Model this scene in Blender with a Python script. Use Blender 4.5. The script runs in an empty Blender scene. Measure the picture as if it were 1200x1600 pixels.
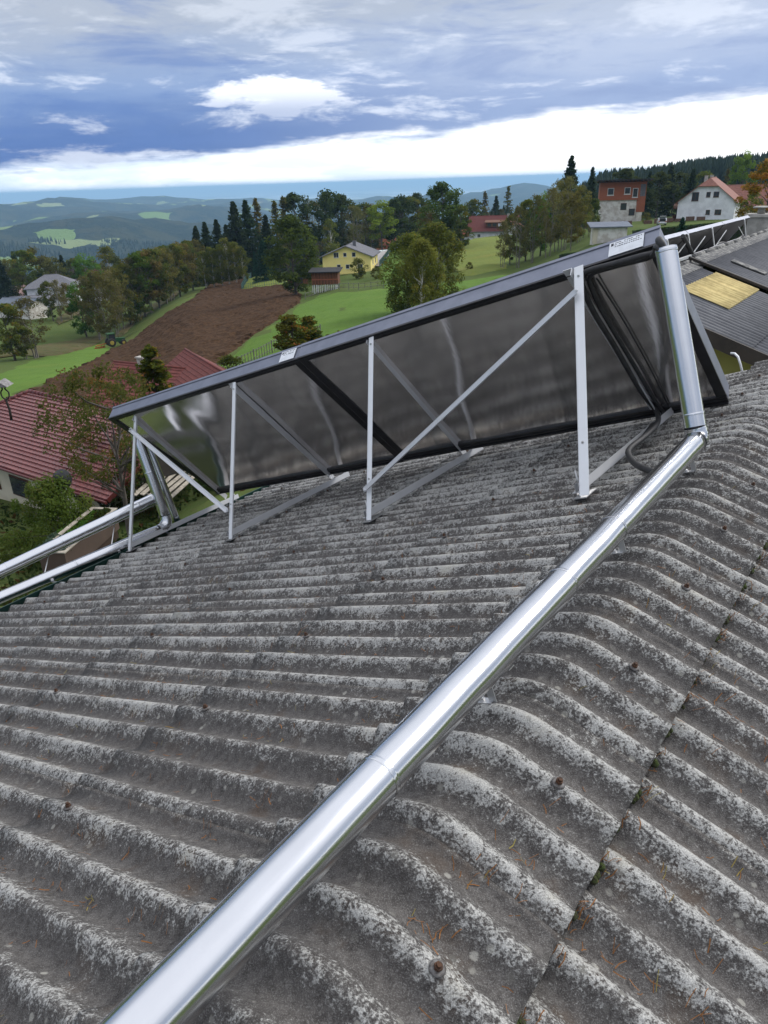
import bpy, bmesh, math, random
import numpy as np
from mathutils import Vector, Matrix, noise
from mathutils.geometry import delaunay_2d_cdt
random.seed(7); RNG=np.random.default_rng(7)
S=bpy.context.scene; COL=S.collection
rad=math.radians
# ------------------------------------------------------------------ camera
F_PX,PITCH,ROLL,YAW,TL,TRS,AX,BZ,T0,SL,SR=1134.54,.4271,.0336,.6375,.3555,.2964,.8324,1.6466,.6047,.4767,.4461
cam=bpy.data.cameras.new('camera'); co=bpy.data.objects.new('camera',cam); COL.objects.link(co)
cam.sensor_fit='VERTICAL'; cam.sensor_height=24; cam.lens=24*F_PX/1600; cam.clip_start=.05; cam.clip_end=400000
fw=Vector((0,math.cos(PITCH),-math.sin(PITCH))); up0=Vector((0,math.sin(PITCH),math.cos(PITCH))); rt0=Vector((1,0,0))
rt=rt0*math.cos(ROLL)-up0*math.sin(ROLL); up=rt0*math.sin(ROLL)+up0*math.cos(ROLL)
co.matrix_world=Matrix(((rt.x,up.x,-fw.x,0),(rt.y,up.y,-fw.y,0),(rt.z,up.z,-fw.z,0),(0,0,0,1)))
S.camera=co
S.view_settings.view_transform='Standard'; S.view_settings.look='None'; S.view_settings.gamma=1; S.view_settings.exposure=.72
S.view_settings.use_curve_mapping=False
# ------------------------------------------------------------------ world
class NT:
    def __init__(s,tree): s.t=tree
    def n(s,typ,**kw):
        o=s.t.nodes.new(typ)
        for k,v in kw.items(): setattr(o,k,v)
        return o
    def put(s,sock,v):
        if isinstance(v,bpy.types.NodeSocket): s.t.links.new(v,sock)
        elif v is not None:
            if hasattr(sock,'default_value'):
                try: sock.default_value=v
                except Exception: sock.default_value=(v[0],v[1],v[2],1) if len(v)==3 else v
    def m(s,op,a,b=None,c=None,clamp=False):
        o=s.n('ShaderNodeMath',operation=op); o.use_clamp=clamp
        s.put(o.inputs[0],a)
        if b is not None: s.put(o.inputs[1],b)
        if c is not None: s.put(o.inputs[2],c)
        return o.outputs[0]
    def ss(s,x,a,b):   # smoothstep
        o=s.n('ShaderNodeMapRange',interpolation_type='SMOOTHSTEP'); s.put(o.inputs['Value'],x)
        s.put(o.inputs['From Min'],a); s.put(o.inputs['From Max'],b); return o.outputs[0]
    def mix(s,f,a,b,mode='MIX'):
        o=s.n('ShaderNodeMix',data_type='RGBA',blend_type=mode); s.put(o.inputs[0],f)
        for i,v in ((6,a),(7,b)):
            if isinstance(v,(tuple,list)): v=(v[0],v[1],v[2],1)
            s.put(o.inputs[i],v)
        return o.outputs[2]
    def noise(s,vec,scale,detail=4,rough=.5,dist=0,dim='3D'):
        o=s.n('ShaderNodeTexNoise',noise_dimensions=dim); s.put(o.inputs['Vector'],vec)
        o.inputs['Scale'].default_value=scale; o.inputs['Detail'].default_value=detail
        o.inputs['Roughness'].default_value=rough; o.inputs['Distortion'].default_value=dist
        return o.outputs['Fac']
    def vmul(s,v,k):
        o=s.n('ShaderNodeVectorMath',operation='MULTIPLY'); s.put(o.inputs[0],v); o.inputs[1].default_value=k; return o.outputs[0]
W=bpy.data.worlds.new('World'); S.world=W; W.use_nodes=True
W.node_tree.nodes.clear(); w=NT(W.node_tree)
SUN_EL,SUN_ROT=rad(38),rad(58)
tc=w.n('ShaderNodeTexCoord').outputs['Generated']
sep=w.n('ShaderNodeSeparateXYZ'); w.put(sep.inputs[0],tc)
X,Y,Z=sep.outputs
el=w.m('MAXIMUM',Z,0.0)
az=w.m('ARCTAN2',X,Y)
cv=w.vmul(tc,(1,1,4.5))
nA=w.noise(cv,2.6,7,.55,.3); nB=w.noise(w.vmul(tc,(1,1,7)),7,6,.55,.2); nC=w.noise(w.vmul(tc,(1,1,3)),16,5,.6,.2)
edge=w.m('ADD',w.m('MULTIPLY',w.m('SINE',az),.055),.048)
edge=w.m('ADD',edge,w.m('MULTIPLY',w.m('SUBTRACT',nB,.5),.05))
edge=w.m('ADD',edge,w.m('MULTIPLY',w.m('SUBTRACT',nC,.5),.014))
q=w.m('SUBTRACT',el,edge)
lft=w.ss(az,.28,-.30)
lft=w.m('MULTIPLY',lft,w.m('SUBTRACT',1.0,w.ss(az,-1.1,-2.2)))
# cloud deck tone by height above its lower edge
dark=w.mix(lft,(.26,.34,.54),(.060,.130,.35))
mid=w.mix(lft,(.42,.48,.62),(.20,.295,.51))
upc=(.36,.405,.49)
c1=w.mix(w.ss(q,.015,.085),dark,mid)
c2=w.mix(w.ss(q,.06,.15),c1,upc)
zen=w.mix(w.ss(el,.22,.75),c2,(.90,.93,1.02))
# billows: pale tops and slate undersides from two noise fields
roll=w.noise(w.vmul(tc,(1.2,1.2,6.0)),5.0,9,.62,.35)
bil=w.ss(w.m('ADD',w.m('MULTIPLY',roll,.75),w.m('MULTIPLY',nC,.35)),.55,.68)
deck=w.mix(w.m('MULTIPLY',bil,w.m('SUBTRACT',.58,w.m('MULTIPLY',w.ss(el,.09,.19),.28))),zen,(.80,.84,.92))
drk=w.ss(w.m('ADD',w.m('MULTIPLY',nA,.45),w.m('MULTIPLY',w.m('SUBTRACT',1.0,roll),.55)),.50,.60)
deck=w.mix(w.m('MULTIPLY',drk,w.m('MULTIPLY',.55,w.m('SUBTRACT',1.0,w.ss(el,.3,.7)))),deck,w.mix(lft,(.20,.27,.47),(.085,.165,.41)))
# one bright cumulus standing in front of the dark bank, towering from its shaded foot
ga=w.m('DIVIDE',w.m('ADD',az,.105),.085); ge=w.m('DIVIDE',w.m('SUBTRACT',el,.096),.019)
g=w.m('ADD',w.m('MULTIPLY',ga,ga),w.m('MULTIPLY',ge,ge))
g=w.m('ADD',g,w.m('MULTIPLY',w.m('SUBTRACT',nC,.5),5.0))
g=w.m('ADD',g,w.m('MULTIPLY',w.m('SUBTRACT',nB,.5),3.5))
cum=w.m('MULTIPLY',w.ss(g,1.3,.5),w.mix(w.ss(ge,-1.0,.6),(.35,.35,.35),(.9,.9,.9)))
deck=w.mix(cum,deck,(.88,.91,.98))
# bright open strip under the deck
band=w.mix(w.ss(nB,.58,.42),(1.08,1.09,1.10),(.80,.88,1.0))
band=w.mix(w.m('MULTIPLY',w.ss(az,.0,-.5),w.ss(nC,.35,.65)),band,(.66,.77,.92))
band=w.mix(w.ss(az,-.05,.25),band,(1.12,1.12,1.12))
sky=w.mix(w.ss(q,-.006,.010),band,deck)
nish=w.n('ShaderNodeTexSky',sky_type='NISHITA'); nish.sun_disc=False; nish.sun_elevation=SUN_EL; nish.sun_rotation=SUN_ROT; nish.altitude=700
b1=w.n('ShaderNodeBackground'); w.put(b1.inputs[0],nish.outputs[0]); b1.inputs[1].default_value=.06
b2=w.n('ShaderNodeBackground'); w.put(b2.inputs[0],sky); b2.inputs[1].default_value=.86
ms=w.n('ShaderNodeMixShader'); ms.inputs[0].default_value=.93
w.t.links.new(b1.outputs[0],ms.inputs[1]); w.t.links.new(b2.outputs[0],ms.inputs[2])
wo=w.n('ShaderNodeOutputWorld'); w.t.links.new(ms.outputs[0],wo.inputs[0])
W.cycles.sampling_method='AUTOMATIC'
sun=bpy.data.lights.new('sun','SUN'); so=bpy.data.objects.new('sun',sun); COL.objects.link(so)
sun.energy=1.7; sun.angle=rad(24); sun.color=(1,.975,.94)
sd=Vector((math.sin(SUN_ROT)*math.cos(SUN_EL),math.cos(SUN_ROT)*math.cos(SUN_EL),math.sin(SUN_EL)))
so.rotation_euler=(-sd).to_track_quat('-Z','Y').to_euler()

# ------------------------------------------------------------------ materials
def pmat(name,col,rough=.8,metal=0,col2=None,scale=3,detail=5,amt=1,bump=0,bscale=None,spec=None,stretch=None,obj=False,contrast=(.35,.65),randv=0):
    m=bpy.data.materials.new(name); m.use_nodes=True; t=NT(m.node_tree); b=m.node_tree.nodes['Principled BSDF']
    src=t.n('ShaderNodeTexCoord').outputs['Object'] if obj else t.n('ShaderNodeNewGeometry').outputs['Position']
    v=t.vmul(src,stretch) if stretch else src
    f=t.noise(v,scale,detail,.6)
    c2=col2 or tuple(x*.7 for x in col)
    c=t.mix(t.m('MULTIPLY',t.ss(f,contrast[0],contrast[1]),amt),col,c2)
    if randv:
        oi=t.n('ShaderNodeObjectInfo'); k=t.m('ADD',t.m('MULTIPLY',oi.outputs['Random'],2*randv),1-randv)
        h=t.n('ShaderNodeHueSaturation'); t.put(h.inputs['Color'],c); t.put(h.inputs['Value'],k); c=h.outputs[0]
    t.put(b.inputs['Base Color'],c); b.inputs['Roughness'].default_value=rough; b.inputs['Metallic'].default_value=metal
    if spec is not None: b.inputs['Specular IOR Level'].default_value=spec
    if bump:
        bp=t.n('ShaderNodeBump'); bp.inputs['Strength'].default_value=bump; bp.inputs['Distance'].default_value=.01
        t.put(bp.inputs['Height'],t.noise(v,bscale or scale*6,6,.6)); t.put(b.inputs['Normal'],bp.outputs[0])
    return m
def ribbed(m,dark=.35):  # shade between ribs painted into the colour: valleys darkened so the ribs show
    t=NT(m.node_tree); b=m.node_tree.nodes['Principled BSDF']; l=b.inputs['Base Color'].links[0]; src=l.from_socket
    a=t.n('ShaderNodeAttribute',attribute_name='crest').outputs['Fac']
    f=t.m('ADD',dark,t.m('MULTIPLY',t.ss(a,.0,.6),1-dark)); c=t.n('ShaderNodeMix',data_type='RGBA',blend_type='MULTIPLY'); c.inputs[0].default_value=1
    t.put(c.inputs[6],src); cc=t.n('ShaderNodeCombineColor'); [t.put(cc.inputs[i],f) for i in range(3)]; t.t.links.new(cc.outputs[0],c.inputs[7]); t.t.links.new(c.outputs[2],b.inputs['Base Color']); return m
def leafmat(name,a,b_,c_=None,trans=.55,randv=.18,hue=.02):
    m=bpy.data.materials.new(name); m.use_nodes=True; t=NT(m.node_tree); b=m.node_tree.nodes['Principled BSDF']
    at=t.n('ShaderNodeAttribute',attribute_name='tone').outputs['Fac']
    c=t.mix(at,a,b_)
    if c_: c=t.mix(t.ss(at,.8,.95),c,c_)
    oi=t.n('ShaderNodeObjectInfo').outputs['Random']
    h=t.n('ShaderNodeHueSaturation'); t.put(h.inputs['Color'],c); t.put(h.inputs['Value'],t.m('ADD',t.m('MULTIPLY',oi,2*randv),1-randv))
    wn=t.n('ShaderNodeTexWhiteNoise',noise_dimensions='1D'); t.put(wn.inputs['W'],t.m('MULTIPLY',oi,17.3))
    t.put(h.inputs['Hue'],t.m('ADD',t.m('MULTIPLY',wn.outputs['Value'],2*hue),.5-hue)); c=h.outputs[0]
    t.put(b.inputs['Base Color'],c); b.inputs['Roughness'].default_value=.7; b.inputs['Specular IOR Level'].default_value=.06
    tr=t.n('ShaderNodeBsdfTranslucent'); t.put(tr.inputs[0],c); mx=t.n('ShaderNodeMixShader'); mx.inputs[0].default_value=trans
    out=m.node_tree.nodes['Material Output']; t.t.links.new(b.outputs[0],mx.inputs[1]); t.t.links.new(tr.outputs[0],mx.inputs[2]); t.t.links.new(mx.outputs[0],out.inputs[0])
    return m
M={}
# weathered fibre cement: lichen crust on the crests, dark grime in the valleys
def cement():
    m=bpy.data.materials.new('weathered_fibre_cement'); m.use_nodes=True; t=NT(m.node_tree); b=m.node_tree.nodes['Principled BSDF']
    P=t.n('ShaderNodeNewGeometry').outputs['Position']
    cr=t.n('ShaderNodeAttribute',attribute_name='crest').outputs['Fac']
    oi=t.n('ShaderNodeObjectInfo').outputs['Random']
    nf=t.noise(P,115,5,.62); n2=t.noise(P,34,6,.66,.4); n3=t.noise(P,5.5,4,.55); n4=t.noise(P,260,3,.6); nb=t.noise(P,1.7,3,.5)
    base=t.mix(t.ss(n2,.3,.7),(.052,.047,.044),(.112,.104,.097))
    base=t.mix(t.m('MULTIPLY',t.ss(n4,.50,.62),.40),base,(.25,.245,.235))
    base=t.mix(t.m('MULTIPLY',t.ss(nf,.42,.34),.6),base,(.035,.032,.031))
    base=t.mix(t.m('MULTIPLY',t.ss(n3,.52,.72),.55),base,(.085,.060,.042))
    # lichen mask: crest bias + two noise octaves
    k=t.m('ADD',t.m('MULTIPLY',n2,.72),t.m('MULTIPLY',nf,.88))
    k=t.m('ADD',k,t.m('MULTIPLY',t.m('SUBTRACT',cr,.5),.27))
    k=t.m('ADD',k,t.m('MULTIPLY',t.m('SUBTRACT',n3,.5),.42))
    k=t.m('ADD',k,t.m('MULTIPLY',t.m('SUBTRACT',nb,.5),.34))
    oc=t.n('ShaderNodeTexCoord').outputs['Object']
    st=t.noise(t.vmul(oc,(26,1.6,1)),1.0,4,.6)      # run-off streaks down the slope
    k=t.m('ADD',k,t.m('MULTIPLY',t.m('SUBTRACT',st,.5),.26))
    k=t.m('ADD',k,t.m('MULTIPLY',t.m('SUBTRACT',oi,.5),.10))
    ros=t.n('ShaderNodeTexVoronoi',feature='F1'); t.put(ros.inputs['Vector'],P); ros.inputs['Scale'].default_value=21; ros.inputs['Randomness'].default_value=1
    rc=t.n('ShaderNodeSeparateColor'); t.put(rc.inputs[0],ros.outputs['Color'])
    rosm=t.m('MULTIPLY',t.ss(t.m('ADD',ros.outputs['Distance'],t.m('MULTIPLY',nf,.25)),.42,.30),t.ss(rc.outputs[0],.72,.78))
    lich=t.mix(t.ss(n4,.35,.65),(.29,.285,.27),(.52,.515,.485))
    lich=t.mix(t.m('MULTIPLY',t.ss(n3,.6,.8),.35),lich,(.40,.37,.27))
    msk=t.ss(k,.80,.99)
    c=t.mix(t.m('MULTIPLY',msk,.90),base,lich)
    c=t.mix(t.m('MULTIPLY',rosm,.55),c,t.mix(rc.outputs[1],(.44,.43,.38),(.045,.042,.040)))
    t.put(b.inputs['Base Color'],c); b.inputs['Roughness'].default_value=.93; b.inputs['Specular IOR Level'].default_value=.25
    bp=t.n('ShaderNodeBump'); bp.inputs['Strength'].default_value=1.0; bp.inputs['Distance'].default_value=.0045
    t.put(bp.inputs['Height'],t.m('ADD',t.m('MULTIPLY',nf,.9),t.m('ADD',t.m('MULTIPLY',msk,.35),t.m('MULTIPLY',n4,.5)))); t.put(b.inputs['Normal'],bp.outputs[0])
    return m
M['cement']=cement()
def steel(name,col=(.66,.67,.69),rough=.17,axis=(60,60,1.5),scale=3,bump=.05,metal=1):
    m=bpy.data.materials.new(name); m.use_nodes=True; t=NT(m.node_tree); b=m.node_tree.nodes['Principled BSDF']
    oc=t.n('ShaderNodeTexCoord').outputs['Object']
    f=t.noise(t.vmul(oc,axis),scale,4,.6); g=t.noise(oc,7,4,.6)
    t.put(b.inputs['Base Color'],t.mix(t.m('MULTIPLY',g,.5),col,tuple(x*.72 for x in col)))
    b.inputs['Metallic'].default_value=metal
    t.put(b.inputs['Roughness'],t.m('ADD',rough-.07,t.m('MULTIPLY',f,.16)))
    bp=t.n('ShaderNodeBump'); bp.inputs['Strength'].default_value=bump*2; bp.inputs['Distance'].default_value=.003
    t.put(bp.inputs['Height'],t.m('ADD',f,t.m('MULTIPLY',g,.8))); t.put(b.inputs['Normal'],bp.outputs[0])
    return m
M['jacket']=steel('sheet_metal_jacket',bump=.02); M['alu']=steel('mill_aluminium',(.72,.73,.75),.42,metal=.5); M['alu_white']=steel('bright_aluminium',(.80,.81,.82),.5,metal=.25)
def backsheet():
    m=bpy.data.materials.new('collector_back_sheet'); m.use_nodes=True; t=NT(m.node_tree); b=m.node_tree.nodes['Principled BSDF']
    oc=t.n('ShaderNodeTexCoord').outputs['Object']
    # brushed grain runs along the old posts' direction; broad smudges vary the gloss
    f=t.noise(t.vmul(oc,(9,1.2,1)),4,5,.65); g=t.noise(oc,2.2,4,.6)
    c=t.mix(f,(.84,.80,.77),(.93,.89,.86)); c=t.mix(t.m('MULTIPLY',t.ss(g,.35,.7),.5),c,(.66,.63,.61)); t.put(b.inputs['Base Color'],c)
    b.inputs['Metallic'].default_value=.90
    t.put(b.inputs['Roughness'],t.m('ADD',.09,t.m('MULTIPLY',g,.09))); b.inputs['Anisotropic'].default_value=.85
    vt=t.n('ShaderNodeVectorTransform',vector_type='VECTOR',convert_from='OBJECT',convert_to='WORLD'); vt.inputs[0].default_value=(0,1,0); t.put(b.inputs['Tangent'],vt.outputs[0])
    bp=t.n('ShaderNodeBump'); bp.inputs['Strength'].default_value=.12; bp.inputs['Distance'].default_value=.003
    t.put(bp.inputs['Height'],f); t.put(b.inputs['Normal'],bp.outputs[0])
    return m
M['back']=backsheet()
M['blacktrim']=pmat('black_anodised_trim',(.022,.022,.024),.38,.3,(.03,.03,.034),9,spec=.5)
M['casing']=pmat('blue_grey_casing',(.20,.215,.265),.42,.5,(.165,.18,.225),6,bump=.03)
M['glassblack']=pmat('absorber_glass',(.01,.012,.02),.08,0,(.012,.014,.02),3,spec=.6)
M['paper']=pmat('paper_label',(.74,.76,.78),.7,0,(.66,.68,.70),20)
M['ink']=pmat('printed_ink',(.05,.05,.06),.7)
M['hose']=pmat('black_foam_hose',(.014,.014,.015),.62,0,(.028,.028,.03),14,bump=.25,bscale=60)
M['rust']=pmat('rusty_steel',(.10,.045,.022),.85,.2,(.05,.03,.02),90,bump=.5,bscale=200)
M['washer']=pmat('weathered_washer',(.17,.165,.16),.7,.3,(.07,.06,.055),60)
M['zinc']=steel('zinc_bolt',(.6,.6,.6),.45)
M['needle']=leafmat('dry_pine_needles',(.26,.115,.04),(.16,.075,.03),(.24,.20,.06),0,0,0)
M['moss']=pmat('moss',(.05,.075,.012),.95,0,(.03,.025,.012),60,bump=1,bscale=150)
M['deck']=pmat('dark_roof_boards',(.03,.022,.016),.9,0,(.02,.016,.012),6)
M['gutter']=pmat('dark_green_gutter',(.012,.05,.042),.4,.2,(.015,.04,.035),5)
M['ourwall']=pmat('cream_house_wall',(.52,.48,.40),.9,0,(.45,.42,.36),2,bump=.2,bscale=40)

# ------------------------------------------------------------------ object helpers
def newmesh(name,verts,faces,mat=None,smooth=False,mats=None,fm=None):
    me=bpy.data.meshes.new(name); me.from_pydata([tuple(v) for v in verts],[],faces)
    if mats:
        for m_ in mats: me.materials.append(m_)
        if fm is not None: me.polygons.foreach_set('material_index',fm)
    elif mat: me.materials.append(mat)
    if smooth: me.polygons.foreach_set('use_smooth',[True]*len(me.polygons))
    me.update(); return me
def link(name,me,parent=None,loc=None,mat=None):
    o=bpy.data.objects.new(name,me); COL.objects.link(o)
    if parent: o.parent=parent
    if loc is not None: o.location=loc
    return o
def tag(o,label=None,cat=None,group=None,kind=None):
    if label: o['label']=label
    if cat: o['category']=cat
    if group: o['group']=group
    if kind: o['kind']=kind
    return o
WM={}
def thing(name,label,cat,loc=(0,0,0),rz=0,group=None,mat=None):
    o=bpy.data.objects.new(name,None); COL.objects.link(o); o.empty_display_size=.2
    if mat is None: mat=Matrix.Translation(Vector(loc))@Matrix.Rotation(rz,4,'Z')
    o.matrix_world=mat; WM[o.name]=mat.copy()
    return tag(o,label,cat,group)
class B:
    def __init__(s): s.v=[];s.f=[];s.m=[];s.smooth=[]
    def add(s,vs,fs,mi=0,sm=False):
        b=len(s.v); s.v+= [tuple(v) for v in vs]; s.f+=[tuple(i+b for i in f) for f in fs]; s.m+=[mi]*len(fs); s.smooth+=[sm]*len(fs)
    def box(s,lo,hi,mi=0,fr=None):
        x0,y0,z0=lo;x1,y1,z1=hi
        vs=[(x0,y0,z0),(x1,y0,z0),(x1,y1,z0),(x0,y1,z0),(x0,y0,z1),(x1,y0,z1),(x1,y1,z1),(x0,y1,z1)]
        if fr is not None: vs=[fr@Vector(v) for v in vs]
        s.add(vs,[(0,3,2,1),(4,5,6,7),(0,1,5,4),(1,2,6,5),(2,3,7,6),(3,0,4,7)],mi)
    def prism(s,poly,a,b,axis='y',mi=0):  # poly of 2d pts extruded along axis between a and b
        n=len(poly)
        def P(p,t):
            return {'y':(p[0],t,p[1]),'x':(t,p[0],p[1]),'z':(p[0],p[1],t)}[axis]
        vs=[P(p,a) for p in poly]+[P(p,b) for p in poly]
        fs=[tuple(range(n)),tuple(range(2*n-1,n-1,-1))]+[(i,i+n,(i+1)%n+n,(i+1)%n) for i in range(n)]
        s.add(vs,fs,mi)
    def bar(s,a,b,w,h,upv=(0,0,1),mi=0):   # rectangular bar
        a=Vector(a);b=Vector(b);d=(b-a).normalized();u=Vector(upv);sx=d.cross(u)
        if sx.length<1e-4: sx=d.cross(Vector((1,0,0)))
        sx.normalize();u=sx.cross(d).normalized()
        vs=[p+sx*(i*w/2)+u*(j*h/2) for p in (a,b) for i,j in((-1,-1),(1,-1),(1,1),(-1,1))]
        s.add(vs,[(3,2,1,0),(4,5,6,7),(0,1,5,4),(1,2,6,5),(2,3,7,6),(3,0,4,7)],mi)
    def tube(s,pts,r,n=16,mi=0,cap=True,sm=True):
        pts=[Vector(p) for p in pts]; rs=r if isinstance(r,(list,tuple)) else [r]*len(pts)
        vs=[];prev=None
        for i,p in enumerate(pts):
            d=((pts[min(i+1,len(pts)-1)]-p).normalized()+(p-pts[max(i-1,0)]).normalized()).normalized()
            if prev is None:
                a=d.cross(Vector((0,0,1)));
                if a.length<.05:a=d.cross(Vector((1,0,0)))
            else: a=prev-d*prev.dot(d)
            a.normalize();prev=a;bb=d.cross(a)
            # mitre compensation
            for k in range(n):
                th=2*math.pi*k/n; vs.append(p+(a*math.cos(th)+bb*math.sin(th))*rs[i])
        fs=[(i*n+k,i*n+(k+1)%n,(i+1)*n+(k+1)%n,(i+1)*n+k) for i in range(len(pts)-1) for k in range(n)]
        s.add(vs,fs,mi,sm)
        if cap:
            b=len(s.v)-len(vs)
            s.f+=[tuple(b+k for k in range(n-1,-1,-1)),tuple(b+(len(pts)-1)*n+k for k in range(n))]; s.m+=[mi,mi]; s.smooth+=[False,False]
    def mesh(s,name,mats):
        me=bpy.data.meshes.new(name); me.from_pydata(s.v,[],s.f)
        for m_ in (mats if isinstance(mats,(list,tuple)) else [mats]): me.materials.append(m_)
        me.polygons.foreach_set('material_index',s.m); me.polygons.foreach_set('use_smooth',s.smooth); me.update(); return me
    def obj(s,name,mats,parent=None): return link(name,s.mesh(name,mats),parent)
# ------------------------------------------------------------------ terrain height
TR=[0,12,20,30,40,50,75,110,150,180,240,330,450,700,1000,1500]
TA=[-60,-40,-28,-20,-13,-6,-2,4,10,17,24,40,60]
TZ=[[-9.5, -10.5, -12.5, -14.8, -16, -17, -19.5, -24, -29, -33, -36, -40, -68, -110, -145, -180],
[-9.5, -10.5, -12.5, -14.8, -16, -17, -19.5, -24, -29, -33, -36, -40, -68, -110, -145, -180],
[-9.5, -10.5, -12.3, -14.6, -15.9, -16.7, -18.3, -22.6, -27.5, -29.5, -31.5, -41, -66, -108, -142, -178],
[-9, -10, -11.8, -14.2, -15.6, -16.3, -18, -23, -28.5, -31.8, -33, -42, -64, -106, -140, -175],
[-8.5, -9.5, -11, -12.8, -14, -14.9, -16.8, -19.5, -22.5, -24.5, -28, -40, -62, -104, -138, -172],
[-8, -9, -10, -11.5, -12.5, -13.2, -14.8, -17.5, -20.5, -22.4, -25, -36, -56, -95, -130, -165],
[-8, -8.8, -9.8, -11, -12, -12.8, -14.2, -16.5, -18.8, -19.7, -22, -31, -46, -80, -120, -155],
[-8, -8.5, -9.2, -10.4, -11.4, -12.2, -14, -16.3, -16.8, -17, -18.5, -27, -40, -66, -105, -145],
[-8, -8.3, -8.8, -9.6, -10.5, -11.3, -13, -14.8, -16, -15.8, -16.2, -24, -36, -58, -90, -130],
[-8, -8, -8.2, -8.6, -9, -9.3, -9.8, -9.9, -10.3, -11, -12.6, -15, -15, -13, -45, -90],
[-8, -8, -8, -8, -8, -8.1, -8.3, -8.6, -9.5, -10.3, -11, -11, -9, -3, -20, -60],
[-8, -8, -8, -8, -8, -8, -8, -8.2, -9, -10, -10, -8, -3, 4, 0, -20],
[-8, -8, -8, -8, -8, -8, -8, -8.2, -9, -10, -10, -8, -3, 4, 0, -20]]
def _i(L,v):
    v=max(L[0],min(L[-1]-1e-6,v)); i=0
    while L[i+1]<=v: i+=1
    return i,(v-L[i])/(L[i+1]-L[i])
def _cr(a,b,c,d,t):  # gently smoothed segment
    m1=(c-a)*.5;m2=(d-b)*.5
    return ((2*t-3)*t*t+1)*b+((t-2)*t+1)*t*m1+(3-2*t)*t*t*c+(t-1)*t*t*m2
def ground(x,y):
    r=math.hypot(x,y);a=math.degrees(math.atan2(x,y))
    i,u=_i(TA,a); j,v=_i(TR,min(r,1499))
    def row(k):
        z=TZ[k]
        return _cr(z[max(j-1,0)],z[j],z[j+1],z[min(j+2,len(TR)-1)],v)
    u=u*u*(3-2*u)
    return row(i)*(1-u)+row(i+1)*u

def terrain(x,y):
    r=math.hypot(x,y); z=ground(x,y)
    if r>900:
        a=math.degrees(math.atan2(x,y))
        n=noise.fractal(Vector((x/1050+3.1,y/1050-1.7,.3)),1.0,2.0,6)
        n2=noise.noise(Vector((x/5200,y/5200,5.)))
        rg=1-abs(noise.noise(Vector((x/1200+7,y/1200,2.)))*2)
        hills=-235+115*max(0,min(1,(r-1800)/4300))+105*n+60*rg-20+22*n2
        if a>-16: hills-= min(1,(a+16)/10)*60
        k=max(0,min(1,(r-900)/1500)); k=k*k*(3-2*k); z=z*(1-k)+hills*k
        k2=max(0,min(1,(r-7200-500*n2)/5200)); k2=k2*k2*(3-2*k2)
        plain=-330+12*noise.noise(Vector((x/9000,y/9000,1)))
        z=z*(1-k2)+plain*k2
    elif r>350: 
        z+=min(1,(r-350)/300)*6*noise.noise(Vector((x/130,y/130,2)))
    if r<900 and r>60: z+=.25*noise.noise(Vector((x/14,y/14,7)))
    return z
# ------------------------------------------------------------------ ground sheet
def grassmat(name,a,b,c,scale=.25,fine=6,amt=.6):
    m=bpy.data.materials.new(name); m.use_nodes=True; t=NT(m.node_tree); bs=m.node_tree.nodes['Principled BSDF']
    P=t.n('ShaderNodeNewGeometry').outputs['Position']
    n1=t.noise(P,scale,5,.6); n2=t.noise(P,fine,5,.7); n3=t.noise(t.vmul(P,(1,1,1)),scale*.2,3,.5)
    col=t.mix(t.ss(n1,.35,.65),a,b); col=t.mix(t.m('MULTIPLY',t.ss(n2,.4,.7),amt),col,c); col=t.mix(t.m('MULTIPLY',t.ss(n3,.5,.7),.4),col,tuple(x*1.25 for x in a))
    n5=t.noise(t.vmul(P,(.9,.12,1)),1.6,3,.5); col=t.mix(t.m('MULTIPLY',t.ss(n5,.5,.7),.35),col,tuple(x*.72 for x in a)); n6=t.noise(P,.07,4,.6); col=t.mix(t.m('MULTIPLY',t.ss(n6,.52,.68),.30),col,(a[0]*1.6,a[1]*1.05,a[2]*1.3))
    t.put(bs.inputs['Base Color'],col); bs.inputs['Roughness'].default_value=.95; bs.inputs['Specular IOR Level'].default_value=.1
    bp=t.n('ShaderNodeBump'); bp.inputs['Strength'].default_value=.8; bp.inputs['Distance'].default_value=.12
    t.put(bp.inputs['Height'],n2); t.put(bs.inputs['Normal'],bp.outputs[0]); return m
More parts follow.
